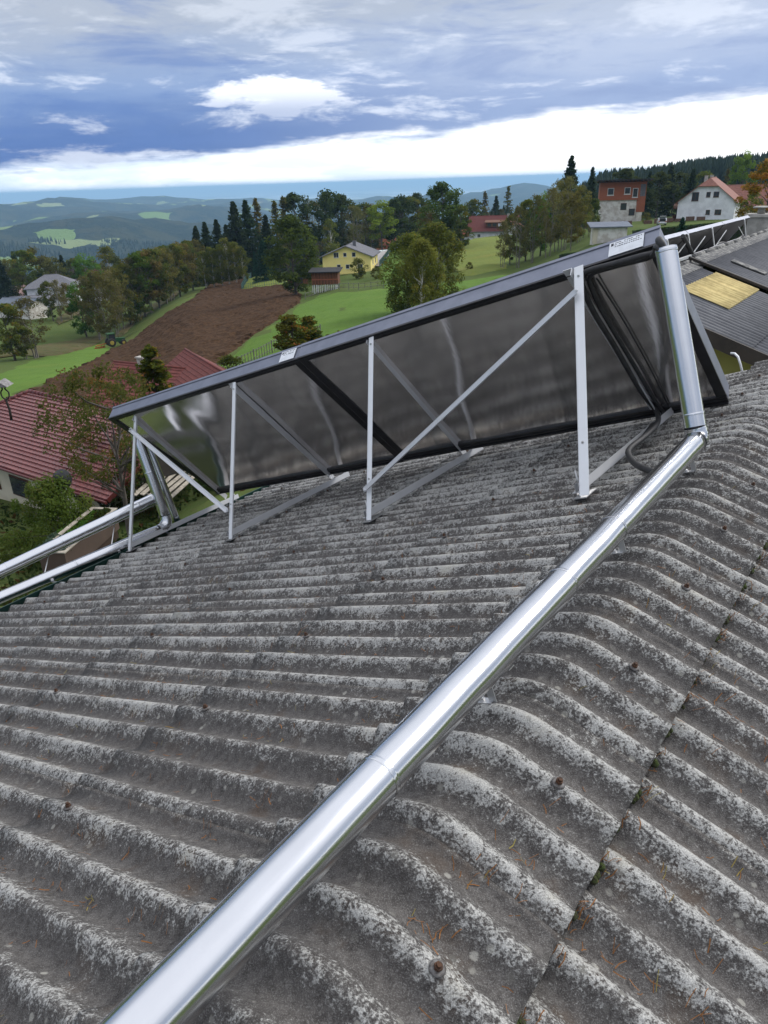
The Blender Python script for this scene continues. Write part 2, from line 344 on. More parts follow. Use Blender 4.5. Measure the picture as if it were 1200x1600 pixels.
def groundmat():
    m=bpy.data.materials.new('hilly_ground'); m.use_nodes=True; t=NT(m.node_tree); bs=m.node_tree.nodes['Principled BSDF']
    P=t.n('ShaderNodeNewGeometry').outputs['Position']
    ln=t.n('ShaderNodeVectorMath',operation='LENGTH'); t.put(ln.inputs[0],P); R=ln.outputs['Value']
    n1=t.noise(P,.09,5,.6); n2=t.noise(P,2.2,5,.7)
    near=t.mix(t.ss(n1,.35,.65),(.062,.095,.024),(.085,.115,.034)); near=t.mix(t.m('MULTIPLY',t.ss(n2,.45,.7),.5),near,(.10,.085,.035))
    # woods and field patches far away
    vo=t.n('ShaderNodeTexVoronoi',feature='F1'); sp=t.n('ShaderNodeVectorMath',operation='MULTIPLY'); t.put(sp.inputs[0],P); sp.inputs[1].default_value=(1,.75,0)
    wp=t.n('ShaderNodeTexNoise'); t.put(wp.inputs['Vector'],sp.outputs[0]); wp.inputs['Scale'].default_value=.004; wp.inputs['Detail'].default_value=3
    va=t.n('ShaderNodeVectorMath',operation='MULTIPLY_ADD'); t.put(va.inputs[0],wp.outputs['Color']); va.inputs[1].default_value=(260,260,0); t.put(va.inputs[2],sp.outputs[0])
    t.put(vo.inputs['Vector'],va.outputs[0]); vo.inputs['Scale'].default_value=.0088
    sc=t.n('ShaderNodeSeparateColor'); t.put(sc.inputs[0],vo.outputs['Color'])
    fld=t.mix(sc.outputs[1],(.14,.22,.06),(.22,.25,.11)); fld=t.mix(t.ss(sc.outputs[2],.93,.95),fld,(.20,.15,.09))
    big=t.noise(P,.0011,3,.5)
    isf=t.ss(t.m('ADD',sc.outputs[0],t.m('MULTIPLY',t.m('SUBTRACT',big,.5),1.1)),.86,.87)
    wood=t.mix(t.ss(t.noise(P,.05,5,.7),.35,.65),(.007,.014,.012),(.024,.034,.018))
    wood=t.mix(t.m('MULTIPLY',t.ss(t.noise(P,.007,5,.65),.48,.58),.75),wood,(.045,.047,.022))
    hill=t.mix(isf,wood,fld)
    # plain: small pale fields
    v2=t.n('ShaderNodeTexVoronoi',feature='F1'); t.put(v2.inputs['Vector'],sp.outputs[0]); v2.inputs['Scale'].default_value=.0011
    s2=t.n('ShaderNodeSeparateColor'); t.put(s2.inputs[0],v2.outputs['Color'])
    pl=t.mix(s2.outputs[0],(.10,.16,.12),(.60,.62,.52)); pl=t.mix(t.ss(s2.outputs[2],.80,.82),pl,(.8,.8,.78))
    far=t.mix(t.ss(R,9500.,12500.),hill,pl)
    col=t.mix(t.ss(R,330.,480.),near,far)
    t.put(bs.inputs['Base Color'],col); bs.inputs['Roughness'].default_value=1; bs.inputs['Specular IOR Level'].default_value=.05
    bp=t.n('ShaderNodeBump'); bp.inputs['Strength'].default_value=.9; bp.inputs['Distance'].default_value=.15
    t.put(bp.inputs['Height'],n2); bp2=t.n('ShaderNodeBump'); bp2.inputs['Strength'].default_value=1; bp2.inputs['Distance'].default_value=9
    t.put(bp2.inputs['Height'],t.m('MULTIPLY',t.noise(P,.06,5,.7),t.ss(R,330.,700.))); t.put(bp2.inputs['Normal'],bp.outputs[0]); t.put(bs.inputs['Normal'],bp2.outputs[0]); return m
def build_ground():
    rs=[0.0];r=4.0
    while r<150000:
        rs.append(r); r*= 1.028 if r<420 else (1.022 if r<9000 else 1.1)
    angs=[];a=-180.0
    while a<180: angs.append(a); a+= (.75 if -46<=a<46 else 4.0)
    vs=[(0,0,terrain(0,.01))];na=len(angs)
    for r in rs[1:]:
        for a in angs:
            x=r*math.sin(rad(a));y=r*math.cos(rad(a)); vs.append((x,y,terrain(x,y)))
    fs=[(0,1+(k+1)%na,1+k) for k in range(na)]
    for i in range(len(rs)-2):
        for k in range(na):
            p=1+i*na+k;q_=1+i*na+(k+1)%na; fs.append((p,q_,q_+na,p+na))
    o=link('ground',newmesh('ground',vs,fs,groundmat(),True)); tag(o,kind='structure',label='hilly ground falling away to far wooded hills and the plain')
build_ground()
MG=dict(bright=grassmat('fresh_green_grass',(.088,.158,.024),(.105,.175,.030),(.066,.124,.022)),
 dull=grassmat('old_meadow_grass',(.085,.125,.03),(.10,.12,.035),(.08,.10,.025)),
 rough=grassmat('rough_bank_scrub',(.085,.072,.030),(.06,.075,.02),(.10,.08,.045),.5,3,.8),
 yel=grassmat('mown_yellowish_lawn',(.14,.17,.035),(.12,.16,.03),(.17,.17,.05)))
M['soil']=pmat('ploughed_soil',(.034,.019,.010),.98,0,(.080,.047,.027),2.4,6,bump=1,bscale=5,contrast=(.3,.7),spec=.05)
POLY={'plough':[[-37.8,63.5],[-37.4,70.1],[-38.0,79.9],[-43.3,103.7],[-54.2,147.6],[-53.3,171.2],[-45.3,184.1],[-54.1,264.0],[-44.9,264.6],[-42.5,265.0],[-34.6,191.1],[-28.6,189.8],[-21.9,187.6],[-15.5,156.4],[-13.9,134.4],[-14.5,104.9],[-16.2,87.7],[-17.4,72.5],[-18.7,58.3],[-22.5,51.2],[-28.3,45.9]],'green1':[[-55.8,96.1],[-55.6,106.1],[-62.4,133.6],[-65.4,155.7],[-63.5,169.2],[-57.8,158.0],[-54.2,147.6],[-43.8,105.0],[-38.3,80.5],[-37.7,70.6],[-38.5,64.9]],'green1b':[[-58.7,162.0],[-59.6,184.1],[-53.7,192.4],[-49.9,213.2],[-55.0,263.8],[-54.3,263.9],[-45.7,185.6],[-53.7,172.6],[-54.7,150.7]],'green2':[[-13.3,133.9],[-10.9,144.1],[-3.3,136.7],[1.3,134.5],[5.9,133.9],[14.8,132.1],[24.3,135.6],[29.6,112.7],[24.6,91.8],[21.2,95.0],[13.1,88.9],[3.2,74.1],[-1.7,60.0],[-7.4,54.3],[-17.5,54.0],[-18.6,58.1],[-17.2,71.6],[-15.9,86.3],[-14.2,102.8]],'rough1':[[-57.7,102.9],[-71.0,136.8],[-68.8,139.9],[-59.9,136.1],[-62.9,163.4],[-64.5,174.3],[-67.9,181.1],[-71.6,167.6],[-73.2,152.2],[-76.0,147.1],[-77.4,139.7]],'rough2':[[-60.2,167.4],[-61.1,189.3],[-54.6,201.4],[-59.9,262.7],[-60.9,263.6],[-59.7,217.1],[-64.9,199.2],[-64.0,176.1]],'rough3':[[-82.3,190.9],[-83.5,207.2],[-86.4,230.1],[-92.6,248.5],[-93.1,229.6],[-88.4,206.1]],'lawn':[[-42.3,265.0],[-26.7,214.7],[-19.4,194.8],[-22.1,189.1],[-34.1,191.2]],'upper':[[15.2,135.9],[16.6,168.1],[22.2,211.8],[33.7,255.7],[36.8,217.6],[32.2,180.8],[25.5,145.8]],'road':[[-0.2,187.4],[-1.2,209.5],[3.0,266.2],[5.7,264.1],[8.3,262.9],[5.2,227.8],[2.1,195.8],[0.9,181.5]],'gard':[[1.3,134.5],[0.4,182.2],[8.3,263.0],[11.7,260.7],[9.7,159.4],[7.0,132.7]]}
def drape(name,poly,mat,step,lift,label,jit=0,furrow=None,kind='structure',sink=True):
    pts=[Vector(p) for p in poly if p]
    n=len(pts); xs=[p.x for p in pts];ys=[p.y for p in pts]
    def inside(x,y):
        c=False
        for i in range(n):
            a,b=pts[i],pts[(i+1)%n]
            if (a.y>y)!=(b.y>y) and x<(b.x-a.x)*(y-a.y)/(b.y-a.y)+a.x: c=not c
        return c
    vs=[];ring=[]
    for i in range(n):
        a,b=pts[i],pts[(i+1)%n];k=max(1,int((b-a).length/step))
        for j in range(k):
            p=a.lerp(b,j/k)
            if j: p=p+Vector((random.uniform(-.3,.3),random.uniform(-.3,.3)))*min(step,1.2)
            ring.append(len(vs));vs.append(p)
    y=min(ys)
    while y<max(ys):
        x=min(xs)
        while x<max(xs):
            px,py=x+random.uniform(-.3,.3)*step,y+random.uniform(-.3,.3)*step
            if inside(px,py): vs.append(Vector((px,py)))
            x+=step
        y+=step
    out=delaunay_2d_cdt(vs,[(ring[i],ring[(i+1)%len(ring)]) for i in range(len(ring))],[ring],1,1e-5)
    V=[]; nring=len(ring)
    for pi_,p in enumerate(out[0]):
        z=terrain(p.x,p.y)+lift+.0006*math.hypot(p.x,p.y)
        if pi_<nring and sink: z=terrain(p.x,p.y)-.06+.0002*math.hypot(p.x,p.y)
        if jit and pi_>=nring:
            z+=random.uniform(0,jit)
            if furrow: z+=.14*math.sin((p.x*furrow[0]+p.y*furrow[1])*2*math.pi/1.9)
        V.append((p.x,p.y,z))
    o=link(name,newmesh(name,V,out[2],mat,not jit)); tag(o,label=label,kind=kind); return o
drape('meadow',POLY['green1'],MG['bright'],4,.1,'bright green strip below the ploughed field')
drape('meadow',POLY['green1b'],MG['dull'],4,.1,'narrow grass strip along the tree row')
drape('meadow',POLY['green2'],MG['bright'],4,.1,'bright green meadow in front of the yellow house')
drape('meadow',POLY['upper'],MG['yel'],4,.16,'yellowish upper meadow below the red roofed house')
drape('garden_ground',POLY['gard'],MG['bright'],4,.22,'green slope right of the driveway')
drape('lawn',POLY['lawn'],MG['yel'],4,.3,'fenced lawn beside the ploughed field')
for k in ('rough1','rough2','rough3'): drape('rough_bank',POLY[k],MG['rough'],2.0,.08,'brownish rough bank under the trees',jit=.35,sink=False)
drape('ploughed_field',POLY['plough'],M['soil'],1.0,.15,'brown ploughed field with clods',jit=.32,furrow=(.93,-.36))
M['gravel']=pmat('pale_gravel',(.36,.34,.32),.95,0,(.26,.24,.22),2,bump=.5)
drape('driveway',POLY['road'],M['gravel'],3,.42,'pale gravel driveway up to the houses',sink=False)

# ------------------------------------------------------------------ roof frame of the building we stand on
Zv=Vector((0,0,1)); E2=Vector((math.sin(YAW),math.cos(YAW),0)); EL=Vector((-math.cos(YAW),math.sin(YAW),0))
BASE=EL*AX-Zv*BZ
DN=EL*math.cos(TL)-Zv*math.sin(TL); NL=EL*math.sin(TL)+Zv*math.cos(TL)
DR=-EL*math.cos(TRS)-Zv*math.sin(TRS); NR=-EL*math.sin(TRS)+Zv*math.cos(TRS)
def RP(t,s,n): return BASE+E2*t+DN*s+NL*n
def RR(t,s,n): return BASE+E2*t+DR*s+NR*n
def frame(o,x,y,z):
    return Matrix(((x.x,y.x,z.x,o.x),(x.y,y.y,z.y,o.y),(x.z,y.z,z.z,o.z),(0,0,0,1)))
# local house frame: x=t along ridge, y = toward left eave, z up, at ridge line
HF=frame(BASE,E2,EL,Zv); HI=HF.inverted()
house=thing('house','grey corrugated fibre cement roof filling the foreground under the pipes','house',mat=HF)
LAM=.177; AMP=.0255
def corr_mesh(name,L,nw,ext,ny,th=.0065,seg=14,wob=0,prof=None,phase=0.0,tiltx=.007):
    # corrugated sheet: x across waves, y down the slope ; prof(v)->(y,z,ny,nz) optional bent profile
    nx=int(seg*(nw+ext)); xs=[(-.5+phase)*LAM+i*(nw+ext)*LAM/nx for i in range(nx+1)]
    vs=[];cr=[]
    for layer in (0,1):
        for j in range(ny+1):
            v=L*j/ny
            for i,x in enumerate(xs):
                c=math.cos(2*math.pi*x/LAM); z=AMP*(c+.12*math.cos(4*math.pi*x/LAM)-.12)-(th if layer else 0)+tiltx*(x/(nw*LAM))
                z+=wob*noise.noise(Vector((x*2,v*1.3,L)))
                if prof is None: vs.append((x,v,z))
                else:
                    y0,z0,ny_,nz_=prof(v); vs.append((x,y0+ny_*z,z0+nz_*z))
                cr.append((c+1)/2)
    n1=(nx+1)*(ny+1); f=[]
    for j in range(ny):
        for i in range(nx):
            a=j*(nx+1)+i; q4=(a,a+1,a+nx+2,a+nx+1); f.append(q4); f.append(tuple(n1+k for k in reversed(q4)))
    for i in range(nx):
        f.append((i+1,i,n1+i,n1+i+1)); a=ny*(nx+1)+i; f.append((a,a+1,n1+a+1,n1+a))
    for j in range(ny):
        a=j*(nx+1); f.append((a,a+nx+1,n1+a+nx+1,n1+a)); b=a+nx; f.append((b+nx+1,b,n1+b,n1+b+nx+1))
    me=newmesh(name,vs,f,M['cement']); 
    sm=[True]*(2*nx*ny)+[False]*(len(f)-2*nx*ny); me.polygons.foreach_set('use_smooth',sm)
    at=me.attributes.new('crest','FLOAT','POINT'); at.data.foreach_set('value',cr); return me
def place_local(o,origin,x,y,z): o.matrix_parent_inverse=Matrix.Identity(4); o.matrix_local=HI@frame(origin,x,y,z)
TK0=T0-6*LAM*0
first=-17; ncol=13   # columns of five waves, first crest index
rowsL=[(.36,1.80),(1.62,3.34),(3.16,4.88),(4.70,6.40),(6.24,7.02)]
cache={}
def sheetmesh(L,var):
    k=(round(L,2),var)
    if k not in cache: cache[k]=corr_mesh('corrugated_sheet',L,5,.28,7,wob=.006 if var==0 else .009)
    return cache[k]
TEND=8.56
for side in 'LR':
    rows=rowsL if side=='L' else [(.32,1.93),(1.75,3.5),(3.32,5.1),(4.92,6.7)]
    P_,D_,N_=(RP,DN,NL) if side=='L' else (RR,DR,NR)
    off=0 if side=='L' else -.055
    for ri,(a,b) in enumerate(rows):
        for c in range(ncol):
            t=T0+LAM*(first+5*c)+off
            if t+4.6*LAM>TEND+.3: continue
            L=b-a; tilt=.010/L
            low=-AMP-(.019 if side=='L' else .054)+random.uniform(-.003,.003)
            y=(D_+N_*tilt).normalized(); z=E2.cross(y) if side=='L' else -E2.cross(y)
            z=z.normalized()
            if z.dot(N_)<0: z=-z
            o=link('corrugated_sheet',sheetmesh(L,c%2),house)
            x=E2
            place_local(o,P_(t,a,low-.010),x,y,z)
# ridge caps
def capprof(v):   # v from 0 (left edge) to SL+SR
    u=v-SL; R=.10
    pl=(math.cos(TL),-math.sin(TL)); pr=(-math.cos(TRS),-math.sin(TRS))
    def raw(u):
        if u<-R: return pl[0]*-u,pl[1]*-u
        if u>R: return pr[0]*u,pr[1]*u
        k=(u+R)/(2*R); a=(pl[0]*R,pl[1]*R); c=(pr[0]*R,pr[1]*R)
        # flattened control so crest passes a little below the apex
        return (1-k)**2*a[0]+k*k*c[0],(1-k)**2*a[1]+k*k*c[1]+2*k*(1-k)*.0
    y,z=raw(u); y2,z2=raw(u+.002); y1,z1=raw(u-.002); dy,dz=y2-y1,z2-z1; l=math.hypot(dy,dz); ny_,nz_=dz/l,-dy/l
    if nz_<0: ny_,nz_=-ny_,-nz_
    return y,z,ny_,nz_
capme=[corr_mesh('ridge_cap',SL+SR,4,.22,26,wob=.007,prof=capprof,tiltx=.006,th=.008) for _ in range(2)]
boltB=B(); boltB.tube([(0,0,0),(0,0,.012)],.0115,6,sm=False); boltB.tube([(0,0,.012),(0,0,.020)],.007,8); boltm=boltB.mesh('roof_bolt',M['rust'])
wb=B(); wb.tube([(0,0,-.004),(0,0,0),(0,0,.003)],[.021,.0215,.016],18); washm=wb.mesh('washer',M['washer'])
def bolt(o,N_,X_):
    Yv=N_.cross(X_); b=link('roof_bolt',boltm,house); k=random.uniform(0,1); x=X_*math.cos(k)+Yv*math.sin(k); place_local(b,o,x,N_.cross(x),N_)
    w_=link('washer',washm,b); return b
for c in range(-4,11):
    k=4*c; t=T0+LAM*k
    if t+3.7*LAM>TEND+.35: continue
    o=link('ridge_cap',capme[c%2],house)
    o.matrix_parent_inverse=Matrix.Identity(4); o.matrix_local=Matrix.Translation((t,0,-AMP*math.cos(.33)+random.uniform(-.002,.002)))
for c in range(-3,12):
    t=T0+LAM*(2+4*c)
    if t<TEND: 
        bolt(RR(t,.245,.006),NR,E2); bolt(RP(t,.27,.004),NL,E2)
        for s_ in (1.575,3.1,4.65,6.2): bolt(RP(t,s_,-.012),NL,E2)
        for s_ in (1.72,3.3): bolt(RR(t-.055,s_,-.056),NR,E2)
# boards, walls, gutter below
bb=B(); hL,hR=6.8,-6.4
bb.prism([(hL*math.cos(TL),-hL*math.sin(TL)-.19),(0,-.20),(hR,-.20+hR*math.tan(TRS)),(hR,-.28+hR*math.tan(TRS)),(0,-.28),(hL*math.cos(TL),-hL*math.sin(TL)-.27)],-2.6,TEND-.12,'x')
bb.obj('roof_boards',M['deck'],house)
wl=B(); yl=hL*math.cos(TL)-.45; zl=-yl*math.tan(TL)-.32; yr=hR+.4; zr=yr*math.tan(TRS)-.32
wl.prism([(yl,zl),(yl,-9),(yr,-9),(yr,zr),(0,-.32)],-2.4,TEND-.4,'x'); wl.obj('wall',M['ourwall'],house)
gt=B(); gy=7.07*math.cos(TL)+.03; gz=-7.07*math.sin(TL)-.10
pr=[(gy+.07*math.cos(a),gz+.07*math.sin(a)) for a in [math.pi+math.pi*i/8 for i in range(9)]]+[(gy+.06*math.cos(a),gz+.06*math.sin(a)) for a in [2*math.pi-math.pi*i/8 for i in range(9)]]
gt.prism([(y,z) for y,z in pr],-2.5,TEND,'x'); gt.bar((-2.5,gy+.075,gz+.005),(TEND,gy+.075,gz+.005),.02,.02); gt.bar((-2.5,gy-.05,gz+.05),(TEND,gy-.05,gz+.05),.012,.12); gt.obj('gutter',M['gutter'],house)
# hooked tube at the far verge
hk=B(); hk.tube([RP(8.5,.68,-.3),RP(8.52,.69,-.02),RP(8.53,.70,.06),RP(8.55,.73,.10),RP(8.57,.77,.11)],.012,10); o=hk.obj('vent_tube',M['alu_white']); tag(o,'short bright hooked metal tube at the far edge of the grey roof','pipe')

# pine needles and moss
def needles():
    V=[];F=[];T=[]
    def tuft(P_,N_,t,s,n0,k,ln):
        for _ in range(k):
            a=random.uniform(0,2*math.pi) if random.random()<.5 else random.uniform(-.5,.5)
            L=ln*random.uniform(.6,1.3); w_=.0007 if random.random()<.7 else .0011
            ts,ss_=t+random.gauss(0,.018),s+random.gauss(0,.022)
            base=[P_(ts,ss_,n0(ts)+.003)]
            pts=[]
            bend=random.uniform(-.5,.5)
            for i in range(3):
                aa=a+bend*i*.5; tt=ts+L*.5*i*math.cos(aa)*.9; sx=ss_+L*.5*i*math.sin(aa); pts.append(P_(tt,sx,n0(tt)+.003+.002*i*random.random()))
            b=len(V); sd_=(pts[2]-pts[0]).cross(N_).normalized()*w_*1.3
            for p in pts: V.extend([p-sd_,p+sd_+N_*.0012])
            F.extend([(b,b+1,b+3,b+2),(b+2,b+3,b+5,b+4)]); tn=random.random(); T.extend([tn]*6)
    nl=lambda t: -.022-AMP+AMP*math.cos(2*math.pi*(t-T0)/LAM)+.004
    nrs=lambda t: -.060-AMP+AMP*math.cos(2*math.pi*(t-T0+.055)/LAM)+.005
    nc=lambda t: -AMP+AMP*math.cos(2*math.pi*(t-T0)/LAM)+.004
    for _ in range(760):
        t=random.uniform(.2,4.6);s=random.uniform(.6,5.5); k=int((t-T0)/LAM); 
        t=T0+(k+random.choice([.5,.5,.35,.6]))*LAM+random.gauss(0,.012)
        tuft(RP,NL,t,s,nl,random.choice([2,2,3,4,5]),.029)
    for _ in range(230):
        t=random.uniform(.2,4.6);s=random.uniform(.5,1.9);k=int((t-T0)/LAM); t=T0-.042+(k+.5)*LAM+random.gauss(0,.02)
        tuft(RR,NR,t,s,nrs,random.choice([1,2,3,5]),.04)
    for _ in range(60):
        t=random.uniform(.2,4.6);s=random.uniform(.12,.42);k=int((t-T0)/LAM); t=T0+(k+.5)*LAM+random.gauss(0,.015)
        tuft(RR,NR,t,s,nc,random.choice([1,2,3]),.03)
    for k in range(-2,24):   # packed in the joint below the cap
        tuft(RR,NR,T0+(k+.45)*LAM,SR+.015,nrs,random.choice([5,9,14]),.035)
        if random.random()<.6: tuft(RP,NL,T0+(k+.5)*LAM,SL+.012,nl,3,.03)
    me=newmesh('pine_needles',V,F,M['needle']); at=me.attributes.new('tone','FLOAT','POINT'); at.data.foreach_set('value',T)
    tag(link('pine_needles',me),'dry orange pine needles scattered in the roof valleys',kind='stuff')
needles()
mb=B()
for k in range(-4,26):
    for _ in range(7):
        if random.random()<.7:
            tt=T0+(k+.5)*LAM-.042+random.gauss(0,.022); c=RR(tt,SR+random.uniform(-.02,.02),-.075+.012*random.random()); r_=random.uniform(.008,.02)
            mb.tube([c-NR*r_*.6,c,c+NR*r_*.7],[r_,r_*.9,r_*.3],7)
tag(mb.obj('moss',M['moss']),'moss cushions in the joint below the ridge caps',kind='stuff')

# ------------------------------------------------------------------ solar collectors
AP=RP(6.35,0,.07); DU=(E2*-1.25+NL*1.43).normalized()
PS=(DN+DU*.025).normalized(); PU=(DU-DN*.09).normalized(); PNf=PS.cross(PU).normalized()  # pointing?
if PNf.dot(E2)>0: PNf=-PNf      # PNf points to the camera side (back of the panel)
def PP(s,u,off=0): return AP+PS*s+PU*u+PNf*off
def collector(s0,s1,u0,u1,label,lab):
    org=PP(s0,u0); L=s1-s0; H=u1-u0
    fr=frame(org,PS,PU,PNf)  # x along, y up the panel, z toward camera
    t=thing('solar_collector',label,'solar panel',mat=fr); TH=.165
    def part(b,name,mat):
        o=b.obj(name,mat,t); return o
    cb=B(); cb.box((0,H-.012,-TH),(L,H,-.012)); cb.box((0,0,-TH),(L,.012,-.012)); cb.box((0,.012,-TH),(.012,H-.012,-.012)); cb.box((L-.012,.012,-TH),(L,H-.012,-.012))
    cb.box((-.004,H+.0,-TH-.006),(L+.004,H+.008,-TH+.02)); part(cb,'casing',M['casing'])
    for nm,lo,hi in (('top_trim',(-.003,H-.06,-.014),(L+.003,H+.003,0.004)),('bottom_trim',(-.003,-.003,-.014),(L+.003,.085,.012)),('side_trim',(-.003,.062,-.012),(.075,H-.048,.003)),('side_trim',(L-.075,.062,-.012),(L+.003,H-.048,.003))):
        k=B(); k.box(lo,hi)
        if nm=='bottom_trim': k.box((0,.0,.012),(L,.014,.03)); k.box((0,.04,.012),(L,.05,.02))
        if nm=='top_trim': k.box((0,H-.03,.004),(L,H-.022,.012))
        part(k,nm,M['blacktrim'])
    nx,ny=int(L/.022),50; V=[];Wn=[]
    for j in range(ny+1):
        for i in range(nx+1):
            x=.045+(L-.09)*i/nx; y=.05+(H-.09)*j/ny; 
            z=-.010+.016*noise.noise(Vector((x*1.5+s0,y*.7,3)))+.0025*noise.noise(Vector((x*4,y*1.5,s0)))
            V.append((x,y,z))
    me=newmesh('back_sheet',V,[(j*(nx+1)+i,j*(nx+1)+i+1,(j+1)*(nx+1)+i+1,(j+1)*(nx+1)+i) for j in range(ny) for i in range(nx)],M['back'],True)
    link('back_sheet',me,t)
    g=B(); g.box((.012,.012,-TH),(L-.012,H-.012,-TH+.006)); part(g,'cover_glass',M['glassblack'])
    if lab:
        g=B(); g.box((lab[0],H+.008,-TH+.02),(lab[1],H+.010,-.018)); lb=part(g,'label',M['paper'])
        g=B(); n=0
        for i in range(3):
            for j in range(12):
                x=lab[0]+.015+(lab[1]-lab[0]-.05)*j/12
                if random.random()<.8: g.box((x,H+.010,-TH+.030+.018*i),(x+.012*random.uniform(.6,1.3),H+.0107,-TH+.036+.018*i))
        g.box((lab[1]-.03,H+.010,-TH+.03),(lab[1]-.012,H+.0107,-TH+.055)); g.obj('print',M['ink'],lb)
    return t
collector(.32,3.66,-.08,1.73,'right solar collector on the roof, seen from its dull metal back side',(.10,.34))
collector(3.74,6.98,-.06,1.79,'left solar collector reaching over the eave, seen from its dull metal back side',(.05,.25))

# ------------------------------------------------------------------ support frames
def angle(b,a,c,w_,dirA,dirB,th=.005):
    # L profile from a to c with flanges toward dirA and dirB
    a=Vector(a);c=Vector(c);d=(c-a).normalized()
    for D1,D2 in ((dirA,dirB),(dirB,dirA)):
        D1=(D1-d*D1.dot(d)).normalized();D2=(D2-d*D2.dot(d)).normalized()
        vs=[p+D1*i+D2*j for p in(a,c) for i,j in((0,0),(w_,0),(w_,th),(0,th))]
        b.add(vs,[(3,2,1,0),(4,5,6,7),(0,1,5,4),(1,2,6,5),(2,3,7,6),(3,0,4,7)])
FR=[(6.955,4.567,6.62,'leftmost aluminium support frame at the eave','alu',.052),(4.76,4.442,4.75,'second aluminium support frame from the left','alu',.052),
    (2.80,4.41,2.87,'third aluminium support frame from the left, foot of the long brace','alu',.055),(.783,4.274,.95,'rightmost support frame with a broad bright white post','alu_white',.070)]
def support(i,s,tf,stop,label,mt,wd):
    t=thing('support_frame',label,'support frame',loc=RP(tf,s,0))
    Mi=t.matrix_world.inverted() if False else Matrix.Translation(-RP(tf,s,0))
    def L(p): return Mi@p
    foot=RP(tf,s,.0); top=PP(stop,1.80,.035)
    b=B(); angle(b,L(foot),L(top),wd,-DN if i<3 else -DN,E2,.004); b.obj('post',M['alu_white'],t)
    b=B(); angle(b,L(RP(tf+.03,s-.005,.012)),L(RP(6.45,s-.02,.012)),.062,NL,DN,.005); b.obj('base_rail',M['alu'],t)
    b=B(); angle(b,L(PP({6.955:6.95,4.76:4.86,2.80:2.92,.783:.86}[s],-.10,.016)),L(PP(stop+.02,1.79,.016)),.07,PNf,PS,.005); b.obj('back_rail',M['alu'],t)
    for tb in (tf+.10,6.42):
        b=B(); b.tube([L(RP(tb,s+.03,-.06)),L(RP(tb,s+.03,.15))],.006,8); b.tube([L(RP(tb,s+.03,.068)),L(RP(tb,s+.03,.082))],.012,6,sm=False); b.tube([L(RP(tb,s+.03,-.012)),L(RP(tb,s+.03,0))],.016,6,sm=False); b.obj('hanger_bolt',M['zinc'],t)
    b=B(); b.bar(L(RP(tf-.02,s-.01,-.012)),L(RP(tf+.16,s-.01,-.012)),.09,.006,NL); b.bar(L(RP(tf+.055,s+.03,-.012)),L(RP(tf+.055,s+.03,.07)),.05,.005,DN); b.obj('foot_bracket',M['zinc'],t)
    b=B(); b.bar(L(RP(tf-.015,s-.01,-.022)),L(RP(tf+.155,s-.01,-.022)),.08,.014,NL); b.obj('rubber_pad',M['hose'],t)
    for p in (foot.lerp(top,.22 if i else .12),foot.lerp(top,.955)):
        b=B(); q0=L(p-DN*wd*.5); b.tube([q0-E2*.008,q0+E2*.002],.0085,6,sm=False); b.obj('bolt',M['zinc'],t)
    return foot,top,t
ends=[support(i,*f) for i,f in enumerate(FR)]
def brace(a,c,label):
    b=B(); angle(b,a,c,.04,NL,E2*-1,.004); 
    for p in (a,c): b.tube([p-E2*.02+NL*.02,p-E2*.002+NL*.02],.009,6,sm=False)
    tag(b.obj('diagonal_brace',M['alu']),label,'brace')
f0,t0_,_=ends[0]; f1,t1_,_=ends[1]; f2_,t2_,_=ends[2]; f3,t3_,_=ends[3]
brace(f0.lerp(t0_,.90)-E2*.012+DN*.03,f1.lerp(t1_,.175)-E2*.012,'diagonal brace between the two leftmost collector posts')
brace(f2_.lerp(t2_,.155)-E2*.012,f3.lerp(t3_,.875)-E2*.012-DN*.03,'long diagonal brace crossing in front of the right collector')

# ------------------------------------------------------------------ insulated pipes
def axis_obj(pts,r,name,mat,parent,n=40,collars=(),cr=.003,cap=True):
    # tube built in a frame with local z along its first-to-last axis so the metal grain follows it
    a=Vector(pts[0]);c=Vector(pts[-1]);z=(c-a).normalized();x=z.cross(Zv).normalized();y=z.cross(x); fr=frame(a,x,y,z);fi=fr.inverted()
    b=B()
    if len(pts)==2:
        L0=(c-a).length; k=max(6,int(L0/.07)); wob=.0016 if L0>3 else .0007; sd0=a.x*3+a.z
        b.tube([(wob*noise.noise(Vector((i*.45,sd0,0))),wob*noise.noise(Vector((i*.45,sd0,7))),L0*i/k) for i in range(k+1)],[r*(1+.006*noise.noise(Vector((i*.9,sd0,3)))) for i in range(k+1)],n,cap=cap)
    else: b.tube([fi@Vector(p) for p in pts],r,n,cap=cap)
    for k,wd in collars:
        p=a.lerp(c,k); 
        for q0,rr in ((-wd,cr*.4),(-wd*.5,cr),(0,cr*.2),(wd*.5,cr),(wd,cr*.4)):
            pass
        L_=(c-a).length*k
        b.tube([(0,0,L_-wd),(0,0,L_-wd*.7),(0,0,L_-wd*.3),(0,0,L_+wd*.1),(0,0,L_+wd*.5),(0,0,L_+wd)],[r+.0006,r+cr,r+.0008,r+cr,r+.001,r+.0006],n,cap=False)
    o=b.obj(name,mat,parent)
    o.matrix_parent_inverse=Matrix.Identity(4); o.matrix_local=WM[parent.name].inverted()@fr if parent else fr
    return o
PR=.062
pipe=thing('insulated_pipe','large shiny metal clad pipe running along the ridge and rising at the right','pipe',loc=RP(0,0,.0))
pa=RP(-.9,0,.205); pc=RP(4.30,0,.222)
axis_obj([pa,pc],PR,'horizontal_run',M['jacket'],pipe,collars=[(.397,.010),(.63,.008),(.738,.008)],cr=.0022)
for k_ in (): pass
top=RP(4.585,.0,1.325); el_=[]
dv=(top-RP(4.36,0,.29)).normalized(); p0=RP(4.36,0,.30)
